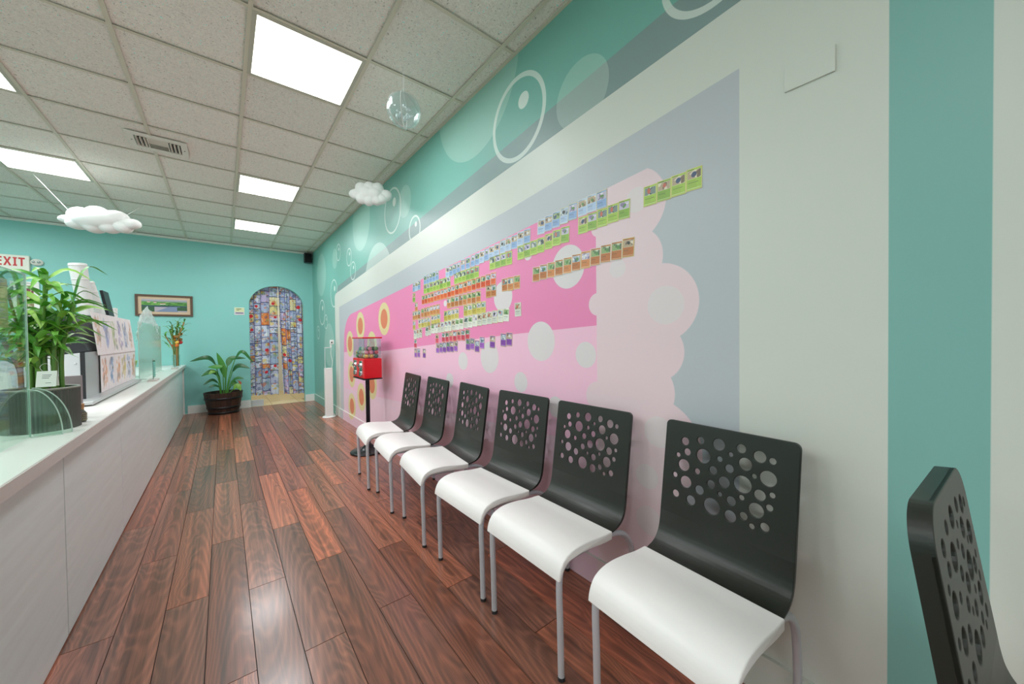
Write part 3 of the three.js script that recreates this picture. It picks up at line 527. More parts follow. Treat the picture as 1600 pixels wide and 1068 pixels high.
  for (let k = 0; k < 4; k++) obj('twine', new THREE.TorusGeometry(0.0222, 0.0025, 6, 24).rotateX(Math.PI / 2).translate(0, 0.012 + k * 0.01, 0), mat('#8b8468', 0.9), jar);
  obj('cork', cyl(0.013, 0.03, 0, 0.064, 0, 16, 0.015), mat('#b98b5e', 0.85), jar);
  // ---- mauve card holder behind the pot
  const ch = thing('card_holder', 'small mauve upright card holder between the pot and the steel machine', 'holder', [-0.66, CT, 3.06]);
  obj('base', rbox(0.09, 0.012, 0.06, 0.003, 0, 0.006, 0), mat('#8d8085', 0.5), ch);
  obj('panel', rbox(0.09, 0.22, 0.01, 0.003, 0, 0.12, 0.0), mat('#a3969b', 0.5), ch);
}
{
  // ---- clear counter guard at the near end, its wings and what lies behind
  const g = thing('acrylic_guard', 'tall clear acrylic counter guard at the near left frame edge', 'guard', [-0.668, CT, 0]);
  obj('sheet', pbox(-0.0025, 0.0025, 0, 0.71, 1.0, 2.55), M.acrylic, g);
  obj('polished_edge', pbox(-0.003, 0.003, 0, 0.712, 2.55, 2.5555), M.acrylicEdge, g);
  obj('top_edge', pbox(-0.003, 0.003, 0.71, 0.7125, 1.0, 2.55), M.acrylicEdge, g);
  for (const [z, rx, ry] of [[2.536, 0.092, 0.21], [2.572, 0.112, 0.212]]) {
    const s = new THREE.Shape(); s.moveTo(0, 0); s.lineTo(rx, 0); s.absellipse(0, 0, rx, ry, 0, Math.PI / 2, false); s.closePath();
    const w = obj('curved_wing', new THREE.ExtrudeGeometry(s, { depth: 0.004, bevelEnabled: false, curveSegments: 24 }).translate(0.004, 0.0005, -z - 0.002), M.acrylic, g);
    const e = new THREE.EllipseCurve(0, 0, rx, ry, 0, Math.PI / 2).getPoints(24).map((p) => L3(p.x + 0.004, p.y + 0.0005, -z));
    obj('polished_edge', tube(e, 0.0022, 24, 6), M.acrylicEdge, w);
  }
  const card = thing('price_card', 'small folded white printed card hanging on the clear guard', 'card', [-0.602, CT + 0.222, 2.5]);
  const ct = canvasTex(256, 256, (c) => { c.fillStyle = '#eef0ea'; c.fillRect(0, 0, 256, 256); c.fillStyle = '#4c5650'; for (let k = 0; k < 3; k++) c.fillRect(70, 60 + k * 26, 120 - k * 14, 8); c.fillRect(120, 190, 70, 7); });
  const pl = new THREE.BoxGeometry(0.056, 0.07, 0.001); pl.rotateX(-0.3).translate(0, 0.034, 0.012); obj('front_leaf', pl, mat('#ffffff', 0.8, { map: ct }), card);
  obj('back_leaf', new THREE.BoxGeometry(0.056, 0.07, 0.001).rotateX(0.3).translate(0, 0.034, -0.01), M.paper, card);
  obj('loop', tube([L3(-0.012, 0.066, 0), L3(-0.02, 0.085, 0), L3(-0.008, 0.1, 0), L3(0.008, 0.095, 0), L3(0.01, 0.066, 0)], 0.0007, 24, 5), M.string, card);
  const note = canvasTex(128, 256, (c) => { c.fillStyle = '#cfcf9a'; c.fillRect(0, 0, 128, 256); c.fillStyle = 'rgba(120,120,70,0.35)'; for (let k = 0; k < 14; k++) c.fillRect(8, 14 + k * 17, 60 + hash(k, 1, 1) * 50, 4); });
  tag(obj('paper_note', pbox(-0.674, -0.6735, 1.335, 1.53, 2.27, 2.405), mat('#ffffff', 0.85, { map: note })), 'yellow green paper note stuck behind the clear guard', 'note');
  const pr = thing('receipt_printer', 'white boxy receipt printer behind the clear guard', 'printer', [-0.84, CT, 2.42]);
  obj('body', rbox(0.15, 0.12, 0.18, 0.012, 0, 0.06, 0), M.white, pr); obj('lid', rbox(0.14, 0.02, 0.12, 0.006, 0, 0.128, 0.02), mat('#d9dad6', 0.5), pr); obj('paper_slot', box(0.09, 0.004, 0.008, 0, 0.139, -0.03), M.dark, pr);
  tag(obj('paper_slip', rbox(0.08, 0.05, 0.001, 0.0004, -0.84, CT + 0.165, -2.45), M.paper), 'curl of white till paper above the receipt printer', 'paper');
  const bx = thing('small_box', 'small blue cardboard box on the worktop behind the clear guard', 'box', [-0.74, CT, 2.31]);
  obj('carton', rbox(0.09, 0.055, 0.07, 0.002, 0, 0.0275, 0), mat('#4a6a94', 0.6), bx); obj('flap', box(0.086, 0.002, 0.033, 0, 0.056, 0.017), mat('#5d7fae', 0.6), bx);
  const tr = thing('wooden_tray', 'shallow pale wooden tray at the near edge of the worktop', 'tray', [-0.73, CT, 2.12]);
  obj('base', box(0.12, 0.006, 0.24, 0, 0.003, 0), mat('#d8bf8c', 0.6), tr); for (const s of [-1, 1]) { obj('side', box(0.006, 0.02, 0.24, s * 0.057, 0.012, 0), mat('#cfb27c', 0.6), tr); obj('side', box(0.108, 0.02, 0.006, 0, 0.012, s * 0.117), mat('#cfb27c', 0.6), tr); }
  const tb = thing('tablet_stand', 'tilted tablet on a stand behind the clear guard', 'tablet', [-0.93, CT, 2.72]);
  obj('foot', rbox(0.14, 0.012, 0.14, 0.005, 0, 0.006, 0), mat('#c8ccca', 0.4), tb); obj('neck', box(0.03, 0.18, 0.02, 0, 0.1, 0), mat('#c8ccca', 0.4), tb);
  obj('screen', rbox(0.012, 0.17, 0.25, 0.004).rotateZ(0.5).translate(0, 0.25, 0), mat('#596a6a', 0.25), tb);
  const cp = thing('cup_stack', 'short stack of white paper cups behind the clear guard', 'cups', [-0.98, CT, 2.52]);
  for (let k = 0; k < 6; k++) obj('cup', lathe([[0.028, 0], [0.04, 0.1], [0.0425, 0.1], [0.0425, 0.104], [0.0385, 0.104], [0.0265, 0.002], [0, 0.002]], 20).translate(0, k * 0.013, 0), M.white, cp);
}
{
  // ---- steel machine with printed posters on its front
  const t = thing('steel_machine', 'low stainless steel counter machine with black back fronted by printed posters', 'machine', [-0.9, CT, 4.4]);
  const st = mat('#c9cbcc', 0.36, { metalness: 0.5 });
  obj('drip_tray', rbox(0.42, 0.022, 1.75, 0.004, 0.03, 0.02, 0.02), st, t);
  for (const [x, z] of [[-0.15, 0.8], [0.2, 0.8], [-0.15, -0.8], [0.2, -0.8]]) obj('foot', cyl(0.012, 0.01, x, 0, z, 12), M.black, t);
  obj('body', extrude([[-0.18, 0.031], [0.17, 0.031], [0.17, 0.345], [-0.18, 0.3]], 1.4).translate(0, 0, -0.7), st, t);
  obj('side_trim', extrude([[0.15, 0.031], [0.172, 0.031], [0.172, 0.347], [0.15, 0.343]], 0.006).translate(0, 0, 0.7), M.black, t);
  for (const y of [0.09, 0.27]) obj('screw', new THREE.SphereGeometry(0.006, 10, 8).translate(0.13, y, 0.703), M.chrome, t);
  obj('hood', extrude([[-0.1, 0.31], [0.16, 0.35], [0.08, 0.62], [-0.1, 0.62]], 1.25).translate(0, 0, -0.68), mat('#24262a', 0.45), t);
  const blob = (cols, n) => canvasTex(1024, 320, (c, w, h) => {
    c.fillStyle = '#ece6e6'; c.fillRect(0, 0, w, h);
    for (let k = 0; k < n; k++) {
      const x = w * (k + 0.5) / n, col = cols[k % cols.length];
      for (let q = 0; q < 26; q++) { c.fillStyle = q % 4 ? col : ['#7c6a58', '#f1ead9', '#58617a'][q % 3]; c.globalAlpha = 0.34; c.beginPath(); c.ellipse(x + rr(-0.3, 0.3) * w / n, h * rr(0.16, 0.84), rr(8, 26), rr(12, 46), rr(-0.6, 0.6), 0, 7); c.fill(); }
      c.globalAlpha = 1; if (k) { c.fillStyle = 'rgba(150,140,150,0.5)'; c.fillRect(w * k / n - 2, 0, 3, h); }
    }
  });
  const low = thing('poster_sheet', 'lower long printed poster sheet leaning on the steel machine', 'poster', [-0.72, CT, 4.72]);
  obj('print', new THREE.BoxGeometry(0.002, 0.29, 1.36), [M.paper, M.paper, M.paper, M.paper, M.paper, M.paper].map((m, i) => i === 0 ? mat('#ffffff', 0.6, { map: blob(['#d98b5e', '#6f93c4', '#d79a68', '#cdbb58', '#8aa6d0', '#d08c54'], 6) }) : m), low).position.set(0, 0.178, 0);
  const up = thing('poster_sheet', 'upper long printed poster sheet above the lower one', 'poster', [-0.735, CT, 4.66]);
  const um = obj('print', new THREE.BoxGeometry(0.002, 0.32, 1.42), [M.paper, M.paper, M.paper, M.paper, M.paper, M.paper].map((m, i) => i === 0 ? mat('#ffffff', 0.6, { map: blob(['#c99a72', '#7d8cc0', '#9fb07a', '#8f84b8', '#6c7fae', '#c48f6a'], 6) }) : m), up); um.position.set(0.005, 0.475, 0); um.rotation.z = 0.1;
  // ---- cup sleeves leaning behind the machine
  const sleeve = phys('#f3f5f2', 0.35, { transmission: 0.25 });
  const cup = (label, x, z, y, len, r, tilt) => {
    const c = thing('cup_dispenser', label, 'cup dispenser', [x, y, z], 0, 'tall white cup sleeves');
    const q = new THREE.Group(); q.name = 'tube_assembly'; q.rotation.z = tilt; c.add(q);
    obj('sleeve', lathe([[r * 0.8, 0], [r, len], [r * 0.97, len + 0.004], [r * 0.9, len], [r * 0.74, 0.004], [0, 0.004]], 28), sleeve, q);
    for (let k = 0; k < 2; k++) obj('cup_rim', new THREE.TorusGeometry(r * (0.93 + 0.05 * k), 0.003, 6, 28).rotateX(Math.PI / 2).translate(0, len * (0.7 + k * 0.27), 0), M.white, q);
    obj('top_cup', new THREE.SphereGeometry(r * 0.9, 28, 10, 0, 7, 0, 1.3).scale(1, 0.35, 1).translate(0, len - 0.012, 0), M.white, q);
    return c;
  };
  cup('tallest white cup sleeve leaning behind the bamboo leaves', -0.83, 4.3, CT + 0.62, 0.4, 0.05, 0.1);
  cup('shorter white cup sleeve leaning against the black panel', -0.79, 4.45, CT + 0.632, 0.27, 0.045, 0.25);
  const bp = thing('black_panel', 'upright black display panel behind the posters', 'panel', [-0.79, CT + 0.62, 4.72]);
  obj('screen', rbox(0.02, 0.24, 0.2, 0.004).rotateZ(0.16).translate(0, 0.118, 0), M.black, bp); obj('bracket', box(0.05, 0.01, 0.08, 0, 0.005, 0), M.dark, bp);
  const wb = thing('paper_carton', 'small white carton standing on the machine beside the black panel', 'carton', [-0.8, CT + 0.62, 4.95]);
  obj('carton', rbox(0.06, 0.1, 0.07, 0.002, 0, 0.05, 0), M.white, wb); obj('lid', rbox(0.063, 0.012, 0.073, 0.002, 0, 0.1, 0), M.paper, wb);
}
{
  // ---- clear shield with bagging over it, small stands, vase of bamboo
  const g = thing('acrylic_shield', 'greenish clear acrylic shield with crumpled plastic over its top edge', 'shield', [-0.69, CT, 6.25]);
  const tint = phys('#dff1ea', 0.2, { transmission: 0.66, ior: 1.45 });
  obj('front_sheet', box(0.005, 0.62, 1.72, 0, 0.312, 0), tint, g);
  
  obj('polished_edge', box(0.006, 0.622, 0.006, 0, 0.312, 0.863), M.acrylicEdge, g);
  obj('polished_edge', box(0.006, 0.622, 0.006, 0, 0.312, -0.863), M.acrylicEdge, g);
  for (const z of [-0.7, 0, 0.7]) obj('foot', box(0.12, 0.006, 0.04, -0.02, 0.003, z), M.acrylicEdge, g);
  const film = new THREE.PlaneGeometry(1, 1, 46, 14), p = film.attributes.position;
  for (let i = 0; i < p.count; i++) { const s = p.getX(i) + 0.5, t = p.getY(i) - 0.5, h = 0.62 + 0.2 * Math.max(0, 1 - Math.abs(s - 0.42) * 2.1) + 0.06 * fbm(s * 9, 1, 40, 3), y = h + t * 0.26; p.setXYZ(i, 0.006 + 0.05 * (fbm(s * 14, t * 6, 41, 3) - 0.45) + 0.02 * t, y, 0.86 - s * 1.5); }
  film.computeVertexNormals();
  obj('plastic_film', film, phys('#eef4f1', 0.4, { transmission: 0.45, side: THREE.DoubleSide }), g);
  const bag = thing('plastic_bag', 'crumpled white plastic bag lying on the poster machine end', 'bag', [-0.89, CT + 0.001, 5.55]);
  const bg = new THREE.IcosahedronGeometry(0.16, 5), q = bg.attributes.position;
  for (let i = 0; i < q.count; i++) { const v = L3(q.getX(i), q.getY(i), q.getZ(i)), k = 0.8 + 0.45 * fbm(v.x * 14 + 5, v.y * 14 + v.z * 11, 55, 4); q.setXYZ(i, v.x * k * 0.65, Math.max(0, 0.33 + v.y * k * 2.1), v.z * k * 1.25); }
  bg.computeVertexNormals(); obj('film', bg, phys('#f1f3f1', 0.5, { transmission: 0.2 }), bag);
  const stand = (label, x, z, h) => { const s = thing('sign_holder', label, 'holder', [x, CT, z], 0, 'small clear sign holders'); obj('base', rbox(0.07, 0.018, 0.2, 0.003, 0, 0.009, 0), mat('#c9c4bd', 0.5), s); obj('post', box(0.006, h, 0.016, 0, 0.018 + h / 2, 0.02), mat('#8f989a', 0.3), s); obj('clear_plate', box(0.003, h * 0.85, 0.16, 0.005, 0.018 + h / 2, 0), M.acrylic, s); };
  stand('small clear sign holder on a pale base before the clear shield', -0.575, 5.3, 0.21);
  stand('small clear sign holder near the far bamboo vase', -0.565, 7.3, 0.2);
  const gc = thing('green_bowl', 'pale green bowl seen through the clear shield', 'bowl', [-0.95, CT, 6.0]);
  obj('shell', lathe([[0, 0], [0.09, 0.0], [0.15, 0.1], [0.17, 0.19], [0.163, 0.19], [0.14, 0.1], [0.08, 0.01], [0, 0.01]], 30), mat('#b9c67c', 0.5), gc);
  const vase = thing('glass_vase', 'clear glass vase at the far counter end holding bamboo', 'vase', [-0.59, CT, 7.85]);
  obj('glass', lathe([[0, 0.001], [0.045, 0.001], [0.05, 0.01], [0.05, 0.19], [0.047, 0.19], [0.046, 0.012], [0, 0.008]], 28), M.clear, vase);
  const b = thing('vase_bamboo', 'tall bamboo stalks with orange flowers in the far glass vase', 'plant', [-0.59, CT + 0.012, 7.85]);
  const sm = mat('#6b7d3c', 0.5), tan = mat('#a9814a', 0.6);
  for (let k = 0; k < 7; k++) { const a = k / 7 * 6.28, x = 0.024 * Math.cos(a), z = 0.024 * Math.sin(a), h = [0.62, 0.7, 0.58, 0.66, 0.5, 0.72, 0.6][k]; const tx = x * 4 + (k % 2 ? 0.05 : -0.04), tz = z * 3; obj('stalk', tube([L3(x, 0, z), L3(x * 1.3, h * 0.5, z * 1.3), L3(tx, h, tz)], 0.009, 12, 8), k % 3 === 1 ? tan : sm, b);
    for (let q = 0; q < 7; q++) { const y = h - q * 0.035, an = k * 1.3 + q * 2.4, l = 0.1; obj('leaf', leaf([L3(tx * (y / h), y, tz * (y / h)), L3(tx + Math.cos(an) * l * 0.5, y + 0.05, tz + Math.sin(an) * l * 0.5), L3(tx + Math.cos(an) * l, y + 0.035, tz + Math.sin(an) * l)], 0.022, 0.36, 0.3, 6), leafM[(k + q) % 4], b); } }
  for (let k = 0; k < 9; k++) { const f = new THREE.IcosahedronGeometry(0.026, 2), pp = f.attributes.position; for (let i = 0; i < pp.count; i++) { const w = 0.75 + 0.5 * vnoise(pp.getX(i) * 120 + k, pp.getY(i) * 120 + pp.getZ(i) * 90, 60 + k); pp.setXYZ(i, pp.getX(i) * w, pp.getY(i) * w, pp.getZ(i) * w); } f.computeVertexNormals(); obj('flower', f.translate(0.045 * Math.sin(k * 2.1) + 0.02, 0.33 + 0.045 * (k % 5), 0.045 * Math.cos(k * 2.1) + 0.02), mat(['#d9772f', '#c23b3b', '#e0b04a', '#8d6a3a'][k % 4], 0.7), b); }
}

// ---------------------------------------------------------------- barrel planter and broad leaved plant
{
  const bx = -0.01, bz = 8.12;
  const t = thing('barrel_planter', 'dark brown half barrel planter with black hoops by the doorway', 'planter', [bx, 0, bz]);
  const stave = [mat('#3b241b', 0.5), mat('#32201a', 0.5), mat('#432a1f', 0.5)], N = 22, Hb = 0.37, r0 = 0.205, r1 = 0.275;
  const prof = (v) => r0 + (r1 - r0) * v + 0.006 * Math.sin(v * Math.PI);
  const sg = new THREE.BufferGeometry();
  { const pos = [], idx = [], da = Math.PI / N * 0.96, n = 6; for (let i = 0; i <= n; i++) { const v = i / n, r = prof(v), ri = r - 0.016; for (const [a, q] of [[-da, r], [da, r], [da, ri], [-da, ri]]) pos.push(q * Math.sin(a), Hb * v, q * Math.cos(a)); if (i) { const k = i * 4, j = k - 4; for (let e = 0; e < 4; e++) { const f = (e + 1) % 4; idx.push(j + e, j + f, k + e, j + f, k + f, k + e); } } } const e = n * 4; idx.push(e, e + 1, e + 2, e, e + 2, e + 3, 0, 2, 1, 0, 3, 2); const g0 = new THREE.BufferGeometry(); g0.setAttribute('position', new THREE.Float32BufferAttribute(pos, 3)); g0.setIndex(idx); const g1 = g0.toNonIndexed(); g1.computeVertexNormals(); sg.copy(g1); }
  for (let k = 0; k < N; k++) obj('stave', sg, stave[k % 3], t).rotation.y = k / N * 2 * Math.PI;
  for (const v of [0.06, 0.3, 0.72]) { const r = prof(v); obj('hoop', lathe([[r + 0.001, Hb * v - 0.02], [r + 0.008, Hb * v - 0.016], [r + 0.011, Hb * v + 0.006], [r + 0.006, Hb * v + 0.02], [r, Hb * v + 0.022]], 48), mat('#1f1a1c', 0.3, { metalness: 0.3 }), t); }
  obj('bottom', cyl(r0 - 0.012, 0.012, 0, 0.004, 0, 40), stave[1], t);
  const p = thing('broadleaf_plant', 'broad leaved green plant growing from the dark barrel planter', 'plant', [bx, 0, bz]);
  obj('soil', cyl(0.235, 0.02, 0, 0.27, 0, 40, 0.238), mat('#2c221b', 0.95), p);
  const stemM = mat('#4d8a35', 0.45), G = [phys('#265a2c', 0.4, { transmission: 0.12 }), phys('#316d2f', 0.4, { transmission: 0.12 }), phys('#468a30', 0.4, { transmission: 0.12 }), phys('#74a340', 0.45, { transmission: 0.12 })];
  // blades: [root x, blade start x y, mid x y, tip x y, depth z start..tip, width, tone]
  const B = [[-0.02, -0.1, 0.86, -0.2, 0.97, -0.43, 0.925, 0.0, 0.08, 0.1, 0], [0.02, 0.03, 0.62, -0.02, 0.85, -0.08, 1.06, 0.02, -0.02, 0.1, 2], [0.03, 0.17, 0.93, 0.27, 1.06, 0.43, 0.86, 0.02, 0.1, 0.075, 1], [0.02, 0.06, 0.83, 0.12, 0.94, 0.33, 0.94, 0.0, -0.05, 0.1, 1], [0.04, 0.13, 0.72, 0.22, 0.81, 0.385, 0.76, 0.03, 0.1, 0.1, 0], [-0.03, -0.05, 0.65, -0.15, 0.73, -0.29, 0.67, 0.05, 0.12, 0.1, 1], [0.0, 0.0, 0.83, -0.1, 0.81, -0.2, 0.82, 0.06, 0.12, 0.09, 2], [-0.04, -0.07, 0.54, -0.15, 0.59, -0.27, 0.515, 0.04, 0.1, 0.06, 0], [-0.04, -0.05, 0.47, -0.12, 0.5, -0.2, 0.48, 0.1, 0.16, 0.05, 0], [0.05, 0.12, 0.56, 0.2, 0.6, 0.29, 0.585, 0.08, 0.14, 0.06, 1], [0.05, 0.14, 0.42, 0.19, 0.47, 0.24, 0.385, 0.16, 0.2, 0.1, 3], [0.03, 0.12, 0.47, 0.16, 0.52, 0.2, 0.45, -0.04, -0.1, 0.07, 2], [-0.02, -0.1, 0.75, -0.14, 0.74, -0.19, 0.7, 0.1, 0.14, 0.07, 3]];
  for (const [rx, sx, sy, mx, my, tx, ty, z0, z1, w, tone] of B) {
    obj('stem', tube([L3(rx, 0.28, z0 * 0.4), L3((rx + sx) / 2 - (sx - rx) * 0.15, (0.28 + sy) / 2, z0 * 0.7), L3(sx, sy, z0)], 0.0075, 14, 7), stemM, p);
    obj('leaf', leaf([L3(sx, sy - 0.01, z0), L3(mx, my, (z0 + z1) / 2), L3(tx, ty, z1)], w, 0.42, 0.28, 16, tx < sx ? -0.85 : 0.85), G[tone], p);
  }
  obj('withered_leaf', leaf([L3(0.2, 0.56, 0.13), L3(0.225, 0.52, 0.15), L3(0.225, 0.43, 0.16)], 0.05, 0.45, 0.4, 10), mat('#a0593c', 0.7), p).userData.label = 'withered red brown leaf';
}

// ---------------------------------------------------------------- things on the back wall
const font = await new FontLoader().loadAsync('fonts/droid/droid_sans_bold.typeface.json');
{
  const framed = (label, x0, x1, y0, y1, fw, fm, mw, mm, art) => {
    const w = x1 - x0, h = y1 - y0, t = thing('framed_picture', label, 'picture', [(x0 + x1) / 2, (y0 + y1) / 2, BACK]);
    obj('frame', [rbox(w, fw, 0.024, 0.003, 0, h / 2 - fw / 2, 0.013), rbox(w, fw, 0.024, 0.003, 0, -h / 2 + fw / 2, 0.013), rbox(fw, h - 2 * fw, 0.024, 0.003, w / 2 - fw / 2, 0, 0.013), rbox(fw, h - 2 * fw, 0.024, 0.003, -w / 2 + fw / 2, 0, 0.013)], fm, t);
    obj('mat_board', box(w - 2 * fw, h - 2 * fw, 0.006, 0, 0, 0.006), mm, t);
    obj('picture_print', box(w - 2 * fw - 2 * mw, h - 2 * fw - 2 * mw, 0.003, 0, 0, 0.0105), mat('#ffffff', 0.5, { map: art }), t);
    return t;
  };
  const land = canvasTex(512, 200, (c, w, h) => {
    c.fillStyle = '#b9aebb'; c.fillRect(0, 0, w, h); c.fillStyle = '#8f9f9a'; c.fillRect(0, 22, w, 30); c.fillStyle = '#5d9a45'; c.fillRect(0, 42, w, 60);
    for (let k = 0; k < 60; k++) { c.fillStyle = ['#4d8a35', '#6fae4c', '#2f5f35', '#86b85a'][k % 4]; c.beginPath(); c.ellipse(rr(0, w), rr(44, 100), rr(10, 50), rr(2, 8), 0, 0, 7); c.fill(); }
    c.fillStyle = '#2b4f58'; c.fillRect(0, 98, w, 24); c.fillStyle = '#7f8fae'; c.beginPath(); c.moveTo(150, 200); c.lineTo(300, 118); c.lineTo(430, 112); c.lineTo(400, 200); c.fill();
    c.fillStyle = '#2f5a38'; c.fillRect(0, 122, 140, 78); c.fillRect(395, 120, 120, 60); for (const [x, y] of [[60, 40], [130, 48], [200, 70], [230, 68]]) { c.fillStyle = '#ece6de'; c.fillRect(x, y, 34, 12); c.fillStyle = '#b8492f'; c.fillRect(x, y - 6, 34, 7); }
  });
  framed('wide landscape picture in a dark wood frame above the far counter', -1.105, -0.4, 1.69, 2.045, 0.032, mat('#5f4433', 0.5), 0.042, mat('#d9bd9f', 0.8), land);
  const still = canvasTex(200, 400, (c, w, h) => { c.fillStyle = '#8a7f58'; c.fillRect(0, 0, w, h); c.fillStyle = '#7a3440'; c.fillRect(90, 30, 110, 120); c.fillStyle = '#4f6a35'; c.fillRect(0, 270, w, 130); c.fillStyle = '#c98f5c'; c.fillRect(20, 20, 60, 60); for (let k = 0; k < 40; k++) { c.fillStyle = ['#b8b59a', '#6b5a3c', '#d8d2bc', '#5f7a44', '#8c4a44'][k % 5]; c.beginPath(); c.ellipse(rr(0, w), rr(0, h), rr(5, 22), rr(8, 40), rr(0, 3), 0, 7); c.fill(); } });
  framed('upright picture with a broad white mount behind the bamboo', -2.33, -2.07, 1.57, 2.15, 0.02, M.whiteTrim, 0.035, M.paper, still);
  const nt = canvasTex(128, 128, (c) => { c.fillStyle = '#dfe0b4'; c.fillRect(0, 0, 128, 128); c.fillStyle = '#6c7a4a'; c.fillRect(22, 16, 70, 12); c.fillRect(22, 40, 40, 10); c.fillStyle = '#d8cfd8'; c.fillRect(0, 78, 128, 50); c.fillStyle = '#6f6280'; c.fillRect(12, 88, 104, 18); });
  const sg = thing('wall_notice', 'small yellow and purple notice beside the arched doorway', 'notice', [0.249, 1.808, BACK]);
  obj('board', rbox(0.15, 0.138, 0.006, 0.002, 0, 0, 0.0032), M.paper, sg); obj('notice_print', box(0.14, 0.128, 0.0012, 0, 0, 0.0066), mat('#ffffff', 0.6, { map: nt }), sg);
  const sp = thing('speaker', 'small black speaker high in the corner above the mural wall', 'speaker', [1.38, 2.92, BACK]);
  obj('cabinet', rbox(0.13, 0.19, 0.11, 0.008, 0, 0, 0.075), M.black, sp); obj('grille', box(0.115, 0.172, 0.004, 0, 0, 0.131), mat('#0d0e10', 0.85), sp); obj('bracket', box(0.03, 0.05, 0.02, 0, 0.02, 0.01), M.black, sp);
  // exit sign with its emergency lamp
  const ex = thing('exit_sign', 'white wall exit sign with red letters and an emergency lamp', 'sign', [-2.31, 2.397, BACK]);
  obj('housing', rbox(0.33, 0.24, 0.05, 0.008, 0, 0, 0.026), mat('#e6e8da', 0.5), ex);
  let x = -0.118;
  for (const ch of 'EXIT') { const g = new TextGeometry(ch, { font, size: 0.098, depth: 0.003, curveSegments: 6 }); g.computeBoundingBox(); const w = g.boundingBox.max.x - g.boundingBox.min.x; g.translate(-g.boundingBox.min.x, 0, 0).scale(0.82, 1.25, 1).translate(x, -0.035, 0.051); obj('letter', g, mat('#c8262c', 0.5), ex); x += w * 0.82 + 0.012; }
  obj('lamp_bar', lathe([[0, 0], [0.06, 0], [0.062, 0.01], [0.055, 0.035], [0, 0.045]], 30).rotateX(Math.PI / 2).scale(1, 0.8, 1).translate(0.225, 0.04, 0.001), mat('#dfe0d6', 0.45), ex);
  for (const s of [-1, 1]) obj('lamp_lens', new THREE.SphereGeometry(0.018, 14, 10).translate(0.225 + s * 0.024, 0.04, 0.042), M.chrome, ex);
}

